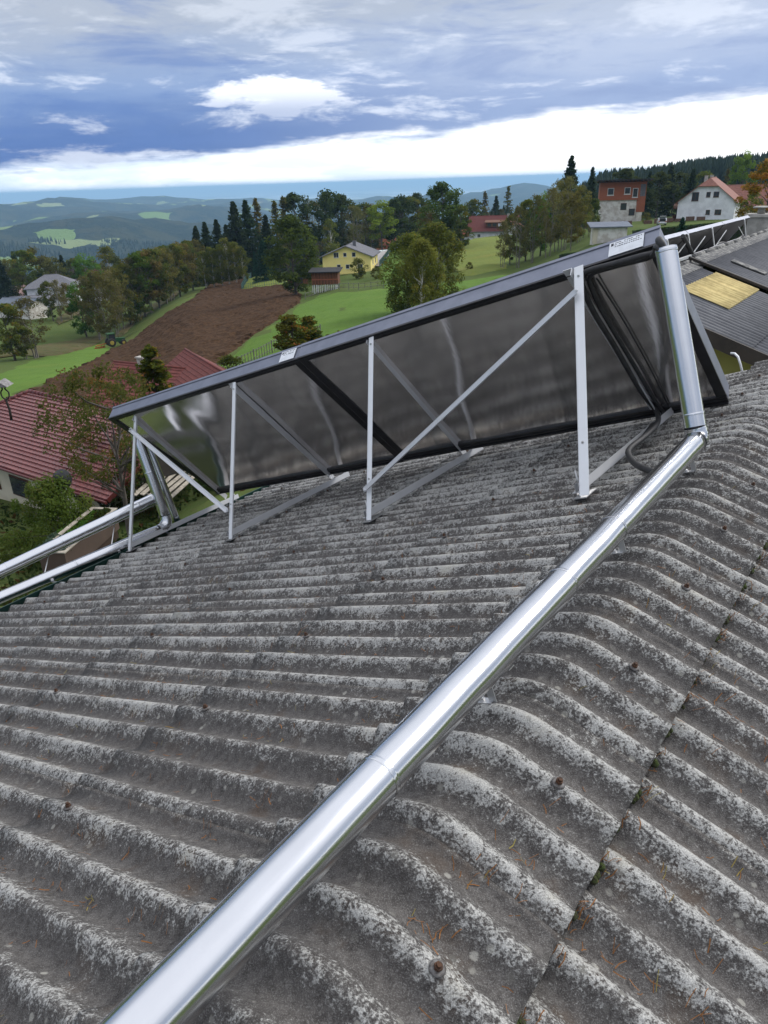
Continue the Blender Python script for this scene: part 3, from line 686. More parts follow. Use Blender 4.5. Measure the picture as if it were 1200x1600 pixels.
sm_=B(); q0=pa+NL*(PR*.55)-DN*(-PR*.84); q1=pc+NL*(PR*.55)-DN*(-PR*.84); sm_.bar(q0,q1,.010,.0022,DN)
for k_ in range(60): 
    c_=q0.lerp(q1,(k_+.5)/60); sm_.tube([c_,c_+(DN*.84+NL*.55)*.0035],.0032,6)
o=sm_.obj('seam',M['jacket'],pipe); o.matrix_parent_inverse=Matrix.Identity(4); o.matrix_local=WM[pipe.name].inverted()
elb=[pc]
for i in range(1,9):
    k=i/8; a=pc; m_=RP(4.365,0,.222); c=p0; elb.append(a*(1-k)**2+m_*2*k*(1-k)+c*k*k)
b=B(); b.tube(elb,PR+.0015,40,cap=False)
for i in (1,3,5,7): b.tube([elb[i]-(elb[i+1]-elb[i-1]).normalized()*.005,elb[i]+(elb[i+1]-elb[i-1]).normalized()*.005],PR+.0045,40,cap=False)
o=b.obj('elbow',M['jacket'],pipe); o.matrix_parent_inverse=Matrix.Identity(4); o.matrix_local=WM[pipe.name].inverted()
ro=axis_obj([p0,top],PR-.001,'riser',M['jacket'],pipe,collars=[(.07,.007),(.985,.012)],cr=.003,cap=False)
b=B(); b.tube([top-dv*.04,top-dv*.035],PR-.003,32); o=b.obj('insulation_core',M['hose'],pipe); o.matrix_parent_inverse=Matrix.Identity(4); o.matrix_local=WM[pipe.name].inverted()
for tb in (1.86,4.47,.0,3.2):
    b=B(); b.bar(RP(tb,.10,.150),RP(tb,.10,-.0),.03,.004,E2); b.bar(RP(tb,.10,.004),RP(tb,.165,.004),.035,.004,NL)
    b.bar(RP(tb,-.02,.142),RP(tb,.10,.148),.035,.004,NL); b.tube([RP(tb,.145,-.01),RP(tb,.145,.022)],.006,8); b.tube([RP(tb,.145,.006),RP(tb,.145,.016)],.011,6,sm=False)
    o=b.obj('bracket',M['zinc'],pipe); o.matrix_parent_inverse=Matrix.Identity(4); o.matrix_local=WM[pipe.name].inverted()
# left pair of pipes outside the eave
QR=.072
def lpipe(label,pts_list,extra):
    p=thing('insulated_pipe',label,'pipe',loc=pts_list[0])
    for nm,pts,col in pts_list[1]: axis_obj(pts,QR,nm,M['jacket'],p,n=28,collars=col,cr=.004)
    if extra:
        b=B(); b.tube(extra,QR+.002,28,cap=False)
        for i in (2,4,6): b.tube([extra[i]-(extra[i+1]-extra[i-1]).normalized()*.006,extra[i]+(extra[i+1]-extra[i-1]).normalized()*.006],QR+.007,28,cap=False)
        o=b.obj('elbow',M['jacket'],p); o.matrix_parent_inverse=Matrix.Identity(4); o.matrix_local=WM[p.name].inverted()
    return p
A0=RP(3.12,7.35,.06);A1=RP(5.12,7.02,.058);Ad=(A0-A1)
e0=A1; corner=RP(5.26,7.0,.055); e1=RP(5.265,7.0,.20)
el2=[e0*(1-k)**2+corner*2*k*(1-k)+e1*k*k for k in [i/8 for i in range(9)]]
lpipe('lower shiny metal clad pipe along the left eave with an upright behind the collector',(A1+Ad*2.0,[('horizontal_run',[A1+Ad*2.0,A1],[(.72,.009)]),('riser',[e1,RP(5.29,6.96,1.40)],[(.5,.012)])]),el2)
B0=RP(3.35,7.62,.31);B1=RP(5.31,7.06,.46);Bd=B0-B1
lpipe('upper shiny metal clad pipe along the left eave joining the upright',(B1+Bd*2.0,[('horizontal_run',[B1+Bd*2.0,B1],[(.68,.012),(.93,.012),(.52,.012)])]),None)
b=B(); b.bar(B1+Bd*.02-Zv*.085+EL*.02,B1+Bd*2-Zv*.085+EL*.02,.03,.02); b.bar(A1+Ad*.02+Zv*.02+EL*.09,A1+Ad*2+Zv*.02+EL*.09,.025,.02)
for k in (.30,.72,1.2,1.6): b.bar(B1+Bd*k-Zv*.08+EL*.02,A1+Ad*k+Zv*.02+EL*.09,.012,.004); b.bar(A1+Ad*k-Zv*.06,RP(5.12-2.0*k,6.95,-.03),.03,.006)
tag(b.obj('pipe_bracket',M['zinc']),'thin metal rails and straps carrying the two pipes along the eave','bracket')
tag(axis_obj([RP(5.50,7.16,.05),RP(5.50,7.14,1.22)],.055,'vent_pipe',M['jacket'],None,n=20,collars=[(.5,.01)]),'narrower dark upright metal pipe beside the left riser','pipe')

# ------------------------------------------------------------------ black insulated hose
def catmull(pts,n=8):
    o=[]
    for i in range(len(pts)-1):
        a,b,c,d=pts[max(i-1,0)],pts[i],pts[i+1],pts[min(i+2,len(pts)-1)]
        for k in range(n):
            t=k/n; o.append(.5*((2*b)+(c-a)*t+(2*a-5*b+4*c-d)*t*t+(3*b-a-3*c+d)*t**3))
    o.append(pts[-1]); return o
tpp=top
h=[top-dv*.05,top+dv*.06+DN*.03,PP(.36,1.76,.10),PP(.50,1.75,.08),PP(.68,1.76,.08),PP(.83,1.77,.08),PP(.91,1.74,.08),PP(.94,1.60,.08),PP(.95,1.36,.08),PP(.93,.98,.08),PP(.91,.40,.08),PP(.87,.08,.08),RP(5.77,.71,.08),RP(5.38,.675,.08),RP(5.05,.684,.08),RP(4.83,.62,.08),RP(4.53,.46,.08),RP(4.29,.27,.08),RP(4.1,.10,.09)]
b=B(); b.tube(catmull([Vector(p) for p in h]),.021,14); tag(b.obj('insulated_hose',M['hose']),'black foam hose from the riser top down the right collector and under the pipe','hose')
h=[PP(.72,1.60,.10),PP(.76,1.5,.03),PP(.88,1.0,.03),PP(.98,.5,.03),PP(1.04,.06,.03)]
h=[top-dv*.05+DN*.03,top+dv*.03+DN*.05,PP(.44,1.70,.06),PP(.70,1.71,.05),PP(.86,1.70,.05),PP(.90,1.55,.05),PP(.90,1.2,.05),PP(.875,.7,.05),PP(.855,.2,.05),PP(.83,.0,.07),RP(5.8,.77,.06),RP(5.5,.74,.05),RP(5.2,.73,.05)]
b=B(); b.tube(catmull([Vector(p) for p in h]),.017,12); tag(b.obj('insulated_hose',M['hose']),'thinner black hose running beside the thick one on the right support','hose')
b=B(); b.tube(catmull([PP(.84,1.64,.03),PP(.83,1.5,.02),PP(.80,1.1,.02),PP(.78,.55,.02),PP(.78,.02,.02)]),.007,8); tag(b.obj('sensor_cable',M['hose']),'thin black sensor cable over the back of the right collector','cable')
for u in (1.1,.35):
    pass
# ------------------------------------------------------------------ neighbouring dark roofed building
NT_=rad(19); NB=frame(E2*0-EL*4.15*1+Zv*-1.74+EL*0,E2,EL,Zv)   # x=t, y toward left, z up, on its ridge
# h is measured along -EL ; ridge at h=-4.15 means y offset +4.15 along EL
NB=frame(EL*4.15-Zv*1.74,E2,EL,Zv)
nb=thing('house','neighbouring low house with dark grey corrugated roof and olive gable wall','house',mat=NB)
M['darkroof']=pmat('dark_grey_fibre_cement',(.075,.078,.088),.75,0,(.105,.108,.118),5,bump=.3)
M['lichroof']=pmat('lichened_ridge_cap',(.075,.075,.075),.9,0,(.22,.215,.20),9,6,bump=.5,contrast=(.45,.62))
M['yellowroof']=pmat('aged_translucent_sheet',(.62,.50,.22),.9,0,(.44,.34,.14),6,6,amt=.9)
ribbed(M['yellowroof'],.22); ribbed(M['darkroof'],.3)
M['olive']=pmat('olive_plaster',(.25,.25,.075),.95,0,(.22,.22,.07),1.5,bump=.3,bscale=60)
M['darkwood']=pmat('dark_fascia_wood',(.02,.017,.014),.8,0,(.035,.028,.022),5)
def wavesheet(name,t0_,t1_,s0,s1,mat,lift,parent,lam=.177,amp=.027,side=-1,th=rad(19)):
    n=max(2,int((t1_-t0_)/lam*8)); V=[];F=[]
    D_=Vector((0,side*math.cos(th),-math.sin(th))); N_=Vector((0,side*math.sin(th),math.cos(th)))
    for i in range(n+1):
        x=t0_+(t1_-t0_)*i/n; z=lift+amp*math.cos(2*math.pi*x/lam)
        for s_,dz in ((s0,0),(s1,0),(s0,-.007),(s1,-.007)): V.append(Vector((x,0,0))+D_*s_+N_*(z+dz))
    for i in range(n):
        a=i*4;b_=a+4; F+=[(a,a+1,b_+1,b_),(a+2,b_+2,b_+3,a+3),(a+1,a+3,b_+3,b_+1),(a,b_,b_+2,a+2)]
    F+=[(0,2,3,1),(n*4,n*4+1,n*4+3,n*4+2)]
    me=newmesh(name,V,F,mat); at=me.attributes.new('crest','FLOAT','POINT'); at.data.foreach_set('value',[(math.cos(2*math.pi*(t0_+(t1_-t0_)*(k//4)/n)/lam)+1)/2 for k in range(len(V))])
    me.polygons.foreach_set('use_smooth',[(k%4)<2 and k<n*4 for k in range(len(F))]); return link(name,me,parent)
lam=.177
# first (nearer) roof section: t 12.15..16.4, second raised section to 28
wid=5*lam; t=12.15
rowsN=[(.18,2.3),(2.2,4.6),(4.5,6.8)]
k=0
while t<16.3:
    t1_=min(t+wid,16.42)
    for r_,(a,b_) in enumerate(rowsN):
        yel=False
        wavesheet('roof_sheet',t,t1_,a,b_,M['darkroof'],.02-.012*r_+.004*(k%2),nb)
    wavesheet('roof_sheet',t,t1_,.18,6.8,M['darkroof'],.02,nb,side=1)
    t=t1_;k+=1
# translucent sheets sit over the dark ones in the second row position
for a,b_ in ((13.78,14.665),(14.665,15.55),(15.55,16.40)):
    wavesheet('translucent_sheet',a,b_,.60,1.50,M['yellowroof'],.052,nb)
t=16.5;k=0
while t<28:
    t1_=t+wid
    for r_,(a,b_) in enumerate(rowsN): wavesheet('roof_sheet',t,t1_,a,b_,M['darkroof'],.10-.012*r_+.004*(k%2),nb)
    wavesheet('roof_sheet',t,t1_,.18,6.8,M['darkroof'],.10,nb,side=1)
    t=t1_;k+=1
TE=t
for a in np.arange(12.15,TE-.5,.9):
    b=B(); lf=.05 if a<16.3 else .13; th=rad(19)
    for sd in(-1,1):
        p=[(0,lf+.0),(sd*.32*math.cos(th),lf-.32*math.sin(th)),(sd*.32*math.cos(th),lf-.32*math.sin(th)-.012),(0,lf-.014)]
        b.prism(p,a+.002,a+.895,'x')
    b.tube([(a,0,lf-.02),(a+.89,0,lf-.02)],.055,12)
    b.obj('ridge_cap',M['lichroof'] if a>13 else M['darkroof'],nb)
b=B(); b.bar((16.46,0,.12),(16.46,-6.8*math.cos(th),.12-6.8*math.sin(th)),.09,.05); b.obj('verge_board',M['darkwood'],nb)
b=B(); b.bar((12.10,0,-.08),(12.10,-6.9*math.cos(th),-.08-6.9*math.sin(th)),.05,.22); b.bar((12.10,0,-.08),(12.10,6.9*math.cos(th),-.08-6.9*math.sin(th)),.05,.22); b.obj('verge_board',M['darkwood'],nb)
b=B(); b.prism([(0,-.13),(-6.3,-.13-6.3*math.tan(th)),(-6.3,-6.3),(6.3,-6.3),(6.3,-.13-6.3*math.tan(th))],12.62,27.8,'x'); b.obj('wall',M['olive'],nb)
b=B()
for yy in(-1.2,-3.2): b.box((12.15,yy-.08,-.24-abs(yy)*math.tan(th)),(12.62,yy+.08,-.08-abs(yy)*math.tan(th)-.05))
b.obj('purlin_end',M['darkwood'],nb)
b=B()
for i in range(7): 
    x=17.2+i*.42; b.box((x,-.92-.02*i%.05,-.22),(x+.36,-.52,-.155+.0*i),fr=None)
# loose lichened cover strip lying on the far roof
bb2=B(); D_=Vector((0,-math.cos(th),-math.sin(th))); N_=Vector((0,math.sin(th)*-1,math.cos(th)))
fr_=frame(D_*.55+N_*.14+Vector((17.6,0,0)),Vector((1,0,0)),D_,N_); bb2.box((0,0,0),(.32,.75,.02),fr=fr_); bb2.obj('repair_strip',M['lichroof'],nb)
# chimney
ch=thing('chimney','pale square chimney with a flat cap behind the far collector row','chimney',mat=NB@Matrix.Translation((25.2,.35,.12))@Matrix.Scale(.8,4))
M['concrete']=pmat('pale_concrete',(.42,.40,.36),.9,0,(.28,.27,.24),4,bump=.4)
b=B(); b.box((-.36,-.36,-.4),(.36,.36,.42)); b.obj('stack',M['concrete'],ch)
b=B(); b.box((-.47,-.47,.42),(.47,.47,.52)); b.obj('crown_slab',M['concrete'],ch)
b=B(); b.tube([(0,0,.52),(0,0,.72)],.13,14); b.obj('flue',M['concrete'],ch)
b=B(); b.tube([(0,0,.72),(0,0,.75),(0,0,.78)],[.30,.31,.2],18); b.obj('cowl',M['concrete'],ch)
# second collector row on the left slope of that roof
def farcol(t0_,t1_,label):
    c=thing('solar_collector',label,'solar panel',mat=NB@Matrix.Translation((t0_,.75,-.10)))
    L=t1_-t0_-.03; a=rad(52); U=Vector((0,-math.cos(a)*1,math.sin(a))); Nn=Vector((0,-math.sin(a),-math.cos(a)))
    fr_=frame(Vector((0,0,-.08)),Vector((1,0,0)),U,Nn); H=.92
    b=B(); b.box((0,0,-.09),(L,H,-.01),fr=fr_); b.obj('panel_box',M['blacktrim'],c)
    b=B(); b.box((.05,.05,-.01),(L-.05,H-.05,-.004),fr=fr_); b.obj('back_sheet',M['farback'],c)
    b=B(); b.box((0,H,-.095),(L,H+.008,-.006),fr=fr_); b.obj('casing',M['casing'],c)
M['farback']=pmat('dull_back_sheet',(.045,.043,.045),.35,.6,(.06,.055,.055),3,stretch=(1,1,.3))
farcol(14.3,16.9,'nearest collector of the far row, mostly hidden by the riser'); farcol(16.9,20.0,'middle collector of the far row beyond the pipe'); farcol(20.0,22.9,'last collector of the far row next to the chimney')
for i,(tt,lb) in enumerate(((15.5,'far row support nearest the pipe top'),(16.95,'far row support with its post behind the hose end'),(18.9,'middle support of the far collector row'),(22.2,'support of the far row nearest the chimney'))):
    c=thing('support_frame',lb,'support frame',mat=NB@Matrix.Translation((tt,0,.0)))
    b=B(); b.bar((-.35,.12,.56),(.0,.06,.0),.04,.02,(0,1,0)); b.obj('post',M['alu'],c)
    b=B(); b.bar((0,.02,.02),(0,.85,-.22),.05,.03); b.obj('base_rail',M['alu'],c)
    b=B(); b.bar((-.02,.10,.08),(1.0 if i<3 else -1,.10,.42),.022,.01,(0,1,0)) ; b.obj('strut',M['alu'],c)
b=B(); 
for a,b_ in ((14.6,15.6),(15.7,16.8),(17.0,18.1),(18.3,19.6),(20.0,21.4)): b.bar((a,.03,.13),(b_,.03,.13),.06,.05)
o=b.obj('mounting_rail',M['alu'],nb)
b=B(); b.tube(catmull([Vector(p) for p in ((16.2,.12,.55),(16.6,.1,.35),(16.95,.05,.1))]),.045,10); o=b.obj('insulated_hose',M['hose']); o.matrix_world=NB; tag(o,'short thick black hose slanting down at the near end of the far row','hose'); b=B(); b.tube(catmull([Vector(p) for p in ((18.5,.1,.05),(19.5,.12,.16),(20.6,.1,.08),(22.0,.12,.16))]),.03,8)
o=b.obj('insulated_hose',M['hose']); o.matrix_world=NB; tag(o,'black hose looping along the foot of the far collector row','hose')
# firewood
M['logs']=pmat('split_firewood',(.42,.22,.08),.9,0,(.28,.13,.05),14,bump=.3)
fwo=thing('woodpile','small stack of orange brown split logs behind the right collector end','woodpile',mat=frame(E2*12.9+EL*4.75-Zv*1.72,E2,EL,Zv))
lg=B(); lg.tube([(0,-.28,0),(0,.28,0)],[.075,.07],6,sm=False); lgm=lg.mesh('log',M['logs'])
b=B(); b.box((-.1,-.35,-1.2),(2.3,.35,.0)); b.obj('shelter_box',M['darkwood'],fwo)
for r_ in range(3):
    for i in range(14-r_*2):
        o=link('log',lgm,fwo,(.08+i*.155+r_*.14+random.uniform(-.02,.02),random.uniform(-.05,.05),.07+r_*.125)); o.rotation_euler=(0,random.uniform(0,3),random.uniform(-.15,.15))

# ------------------------------------------------------------------ house builder
def pl(name,c,c2=None,**k): return pmat(name,c,.9,0,c2 or tuple(x*.82 for x in c),k.pop('scale',.8),**k)
M['white']=pl('white_render',(.72,.73,.75)); M['yellow']=pl('yellow_render',(.88,.74,.27),(.85,.71,.25)); M['cream']=pl('cream_render',(.55,.50,.38)); M['oldwhite']=pl('flaking_white_plaster',(.68,.66,.62),(.46,.42,.37),scale=1.1)
M['redtile']=pl('red_clay_tiles',(.15,.036,.027),(.10,.026,.02),scale=3,bump=.6,bscale=8); M['redtile2']=pl('faded_red_tiles',(.27,.115,.082),(.19,.085,.065),scale=3,bump=.6,bscale=8)
M['orangetile']=pl('orange_brick',(.33,.10,.045),(.25,.08,.04),scale=5); M['greyslate']=pl('grey_slates',(.10,.10,.115),(.15,.15,.16),scale=3,bump=.4,bscale=8); M['patchroof']=pl('patchy_brown_tiles',(.20,.14,.12),(.10,.075,.07),scale=2)
M['pinkroof']=pl('pinkish_old_tiles',(.36,.24,.22),(.28,.18,.16)); M['brownwood']=pl('brown_wood',(.16,.065,.028),(.10,.04,.02),scale=4,stretch=(1,1,.2)); M['dark']=pl('dark_opening',(.02,.02,.022)); M['pane']=pmat('window_pane',(.03,.035,.045),.08,0,(.04,.045,.055),2,spec=.8)
M['winframe']=pl('white_window_frame',(.68,.68,.66)); M['brownframe']=pl('brown_window_frame',(.10,.04,.02)); M['tin']=pl('grey_tin_roof',(.10,.12,.155),(.13,.15,.18))
def winbox(par,cx,cz,w_,h_,face,L,Wd,fm,depth=.06):
    # face: 'F' y=-Wd/2, 'K' y=+Wd/2, 'A' x=-L/2, 'E' x=+L/2 ; cx along the wall
    t=.07
    def mp(x,z,d):
        return {'F':(x,-Wd/2-d,z),'K':(-x,Wd/2+d,z),'A':(-L/2-d,-x,z),'E':(L/2+d,x,z)}[face]
    b=B()
    def bx(x0,x1,z0,z1,d0,d1):
        p=mp(x0,z0,d0);q_=mp(x1,z1,d1); b.box(tuple(min(a,c) for a,c in zip(p,q_)),tuple(max(a,c) for a,c in zip(p,q_)))
    x0,x1,z0,z1=cx-w_/2,cx+w_/2,cz-h_/2,cz+h_/2
    bx(x0,x1,z0,z0+t,.0,depth);bx(x0,x1,z1-t,z1,.0,depth);bx(x0,x0+t,z0+t,z1-t,.0,depth);bx(x1-t,x1,z0+t,z1-t,.0,depth)
    if w_>.95: bx(cx-.03,cx+.03,z0+t,z1-t,.0,depth*.9)
    bx(x0-.05,x1+.05,z0-.05,z0-.002,0,depth+.06)
    wo_=b.obj('window',fm,par)
    b=B(); bx(x0+t,x1-t,z0+t,z1-t,.0,.015); b.obj('pane',M['pane'],wo_)
def hous(label,loc,rz,L,Wd,H,rise,oh,wall,roof,wins=(),chim=None,frame_mat='winframe',cat='house',gable=None,hip=0,group=None,name='house',base=None,band=None,tilecourse=0):
    h_=thing(name,label,cat,loc,rz,group)
    b=B(); bs=-3.0 if base is None else base
    b.box((-L/2,-Wd/2,bs),(L/2,Wd/2,H)); b.obj('wall',wall,h_)
    hy=Wd/2; sl=rise/hy
    if hip<1:
        b=B()
        for sx in(-1,1):
            x=sx*L/2
            if hip: 
                zc=H+rise*(1-hip); yc=hy*hip; P_=[(-hy,H),(hy,H),(yc,zc),(-yc,zc)]
            else: P_=[(-hy,H),(hy,H),(0,H+rise-.02)]
            b.prism(P_,x-.15 if sx>0 else x+.15,x,'x')
        b.obj('gable',gable or wall,h_)
    # roof slabs with overhang
    eo=hy+oh; ze=H-oh*sl; xo=L/2+oh; zr=H+rise; th_=.16
    for sy in(-1,1):
        b=B()
        if hip: 
            hx=xo-eo*hip*min(1,1.0) if hip>=1 else xo-hy*hip*.9
            zc=ze+(zr-ze)*(1-hip); yc=eo*hip
            if hip>=1: poly=[(-xo,sy*eo,ze),(xo,sy*eo,ze),(hx,0,zr),(-hx,0,zr)]
            else: poly=[(-xo,sy*eo,ze),(xo,sy*eo,ze),(xo,sy*yc,zc),(hx,0,zr),(-hx,0,zr),(-xo,sy*yc,zc)]
        else: poly=[(-xo,sy*eo,ze),(xo,sy*eo,ze),(xo,0,zr),(-xo,0,zr)]
        up_=[(p[0],p[1],p[2]+th_) for p in poly]; n=len(poly)
        fs=[tuple(range(n))[::-1],tuple(range(n,2*n))]+[(i,(i+1)%n,(i+1)%n+n,i+n) for i in range(n)]
        b.add(poly+up_,fs)
        if tilecourse and not hip:
            S_=math.hypot(eo,zr-ze); k=int(S_/tilecourse)
            for i in range(k):
                u0=i/k; u1=(i+1)/k
                p0=Vector((0,sy*eo*(1-u0),ze+(zr-ze)*u0+th_+.045)); p1=Vector((0,sy*eo*(1-u1),ze+(zr-ze)*u1+th_+.005)); p2=p0-Vector((0,0,.045))
                vs=[(-xo,p0.y,p0.z),(xo,p0.y,p0.z),(xo,p1.y,p1.z),(-xo,p1.y,p1.z),(-xo,p2.y,p2.z),(xo,p2.y,p2.z)]
                b.add(vs,[(0,1,2,3),(4,5,1,0)])
        b.obj('roof',roof,h_)
    if hip:
        for sx in(-1,1):
            b=B()
            if hip>=1: poly=[(sx*xo,-eo,ze),(sx*xo,eo,ze),(sx*hx,0,zr)]
            else: poly=[(sx*xo,-yc,zc),(sx*xo,yc,zc),(sx*hx,0,zr)]
            b.add([(p[0],p[1],p[2]+th_+.003) for p in poly]+[(p[0]-sx*.02,p[1],p[2]-.0) for p in poly],[(0,1,2),(5,4,3),(0,3,4,1),(1,4,5,2),(2,5,3,0)]); b.obj('hip_roof',roof,h_)
    b=B(); b.tube([(-(hx if hip else xo),0,zr+th_),((hx if hip else xo),0,zr+th_)],.10,8); b.obj('ridge_cap',roof,h_)
    b=B()
    for sy in(-1,1): b.tube([(-xo,sy*(eo+.06),ze+.04),(xo,sy*(eo+.06),ze+.04)],.07,8)
    b.obj('gutter',M['greyslate'],h_)
    for wdw in wins: winbox(h_,wdw[1],wdw[2],wdw[3],wdw[4],wdw[0],L,Wd,M[wdw[5]] if len(wdw)>5 else M[frame_mat])
    if chim:
        for cx,cy,cw,cht in chim:
            b=B(); b.box((cx-cw,cy-cw,zr-abs(cy)*sl-.6),(cx+cw,cy+cw,zr+cht)); b.box((cx-cw-.08,cy-cw-.08,zr+cht),(cx+cw+.08,cy+cw+.08,zr+cht+.1)); b.obj('chimney',M['concrete'] if roof!=M['greyslate'] else M['greyslate'],h_)
    return h_
def gz(x,y): return terrain(x,y)
# yellow house
YX,YY=-7.6,180.0; yz=-19.7
# gable wall faces us (slightly right): ridge runs away from us to the right
h_=hous('yellow rendered two storey house with grey gabled roof beside the driveway',(YX+1.6,YY+7.0,yz),rad(90-8),12.5,11.5,3.9,2.2,.7,M['yellow'],M['greyslate'],
  [('A',1.8,4.25,.9,1.0),('A',-.3,4.25,.8,.9),('A',-2.4,4.2,1.2,1.2),('A',3.2,1.6,1.3,1.1),('A',.2,1.6,.9,1.0),('A',-1.9,1.6,.9,1.0),('A',3.4,-1.0,1.2,.6),('A',.5,-1.0,1.2,.6),('F',-2.5,2.2,1.2,1.2),('F',2.0,2.2,1.2,1.2)],chim=[(-1.0,-1.2,.38,.7)],frame_mat='winframe',base=-3.5,tilecourse=.5)
b=B(); 
b.box((-6.33,-5.75,-.1),(-6.253,5.75,.12)); b.box((-6.30,-5.75,3.4),(-6.253,5.75,3.55)); b.obj('cornice_band',M['yellow'],h_)
b=B(); b.box((-6.42,-5.9,-3.4),(-6.27,5.9,-1.4)); b.obj('plinth',M['white'],h_)
# brown shed in front of it
hs=thing('garden_shed','brown boarded shed on pale stilts with a flat black roof below the yellow house','shed',(-9.9,150,gz(-9.9,150)+.1),rad(-5)); hs.scale=(.85,.85,.78)
b=B(); b.box((-3.0,-2,1.6),(3.0,2,4.4)); b.obj('wall',M['brownwood'],hs)
b=B(); 
for i in range(9): b.box((-3.0+i*.7,-2.07,1.6),(-2.93+i*.7,-2.0,4.4))
b.box((-3.05,-2.12,2.7),(3.05,-2.05,2.95)); b.obj('batten',M['orangetile'],hs)
b=B(); b.prism([(-2.9,4.55),(2.9,5.0),(2.9,5.2),(-2.9,4.75)],-3.7,3.7,'x'); b.obj('roof',M['dark'],hs)
for sx in(-2.6,0,2.6):
    for sy in(-1.7,1.7): b=B(); b.box((sx-.12,sy-.12,-.6),(sx+.12,sy+.12,1.6)); b.obj('leg',M['winframe'],hs)
b=B()
for i in range(14): b.box((-3+i*.44,-2.1,-.3),(-2.85+i*.44,-2.02,1.5))
b.obj('slat_panel',M['winframe'],hs)
hous('low dark garage left of the yellow house behind the big ash',(-17.5,188,gz(-17.5,188)),rad(70),8,6,2.6,1.0,.5,M['brownwood'],M['dark'],[('A',0,1.4,2.4,1.9,'brownframe')],name='garage',cat='garage')
# red roofed far house
x,y=46,300; 
h_=hous('far white house with long red roof and dormer band',(x,y,gz(x,y)),rad(-14),17.5,11,3.6,4.6,.8,M['white'],M['redtile'],[('F',-5,1.6,1.2,1.2),('F',5,1.6,1.2,1.2)],chim=[(5.5,-.8,.4,.6)],tilecourse=.6)
b=B(); b.box((-2.5,-5.2,4.6),(8.2,-1.8,6.1)); b.prism([(-5.7,6.1),(-1.6,6.8),(-1.6,6.95),(-5.7,6.25)],-3,8.6,'x'); o=b.obj('dormer',M['brownwood'],h_)
for i in range(5): 
    b=B(); b.box((-1.9+i*2.0,-5.27,4.8),(-.5+i*2.0,-5.2,5.8)); b.obj('pane',M['pane'] if i!=2 else M['white'],o)
hous('small white outbuilding with one dark window in front of the red roofed house',(x+6.5,y-11,gz(x+6.5,y-11)),rad(60),7,5.5,2.6,1.8,.4,M['white'],M['redtile'],[('A',.8,1.6,.8,1.2,'brownframe')],name='outbuilding',cat='outbuilding')
hous('orange roofed lean to at the left end of the red roofed house',(x-11.5,y+2,gz(x-11,y)),rad(-14),5,6,2.4,2.0,.4,M['white'],M['orangetile'],[('F',0,1.3,1.6,1.2,'brownframe')],name='outbuilding',cat='outbuilding')
# timber house with flaking lower wall
x,y=66.5,211; zz=gz(64,207)-.2
th_=thing('house','unfinished tall house with red brick upper storeys and flaking white lower wall','house',(x,y,zz),rad(-14))
b=B(); b.box((-5.6,-4,-1.5),(3.6,4,5.6)); b.obj('wall',M['oldwhite'],th_)
b=B(); b.box((-6.0,-4.4,5.6),(4.2,4,9.9)); b.obj('upper_storey',M['orangetile'],th_)
b=B(); b.box((3.6,-4.2,2.6),(5.7,3.5,9.9)); b.obj('stair_bay',M['orangetile'],th_); b=B(); b.box((3.9,-4.26,6.4),(5.5,-4.2,9.3)); b.obj('opening',M['greyslate'],th_); b=B(); b.box((3.7,-4.1,-1),(5.2,3.3,2.6)); b.obj('wall',M['oldwhite'],th_)
b=B(); b.prism([(-6.6,10.3),(6,9.7),(6,10.0),(-6.6,10.6)],-7,7,'x'); b.obj('roof',M['dark'],th_)
b=B()
for i in range(15): b.box((-6.8+i*.95,-6.5,10.05),(-6.65+i*.95,5.5,10.28))
b.obj('rafter',M['brownwood'],th_)
for (cx,cz,w_,hh) in ((-3.2,7.7,1.6,1.7),(1.0,7.8,1.5,1.6),(3.0,7.3,1.3,2.2)):
    b=B(); b.box((cx-w_/2,-4.46,cz-hh/2),(cx+w_/2,-4.40,cz+hh/2)); b.box((cx-w_/2-.1,-4.49,cz-hh/2-.15),(cx+w_/2+.1,-4.4,cz-hh/2-.01)); wn_=b.obj('window',M['winframe'],th_); b=B(); b.box((cx-w_/2+.12,-4.49,cz-hh/2+.12),(cx+w_/2-.12,-4.463,cz+hh/2-.12)); b.obj('pane',M['pane'],wn_)
for (cx,cz,w_,hh) in ((.4,4.0,1.5,1.7),(2.6,2.6,1.5,1.7)):
    b=B(); b.box((cx-w_/2,-4.06,cz-hh/2),(cx+w_/2,-4.0,cz+hh/2)); wn_=b.obj('window',M['brownframe'],th_); b=B(); b.box((cx-w_/2+.1,-4.09,cz-hh/2+.1),(cx+w_/2-.1,-4.063,cz+hh/2-.1)); b.obj('pane',M['pane'],wn_)
# white half hipped house + annexe
x,y=81,186; zz=gz(76,181)-.3
h_=hous('white house with half hipped red roof above the clipped hedge',(x,y+3,zz),rad(60),13,12.5,4.2,4.9,.6,M['white'],M['redtile2'],
 [('A',-2.6,5.3,1.5,1.9,'brownframe'),('A',.2,5.7,.9,1.1,'brownframe'),('A',1.9,5.7,1.2,1.2,'brownframe'),('A',.6,1.9,.9,1.0,'brownframe'),('A',2.8,1.9,1.4,1.1,'brownframe'),('K',0,2,2,1.4,'brownframe')],hip=.32,chim=[(0,1.6,.35,.5),(0,.4,.35,.6)],tilecourse=.6)
b=B(); b.box((-4,6.25,-.2),(4.5,7.6,.15)); b.box((-4,7.5,.15),(4.5,7.6,1.1)); b.box((-4,6.25,2.6),(4.5,7.6,2.8)); b.box((-4,7.5,2.8),(4.5,7.6,3.7)); b.obj('balcony',M['brownwood'],h_)
hous('long annexe with faded red roof right of the half hipped house',(x+15,y+9,zz),rad(-28),20,9,2.9,4.2,.5,M['cream'],M['redtile2'],[('F',-6,1.5,2.6,1.2,'brownframe')],name='annexe',cat='house',tilecourse=.6)
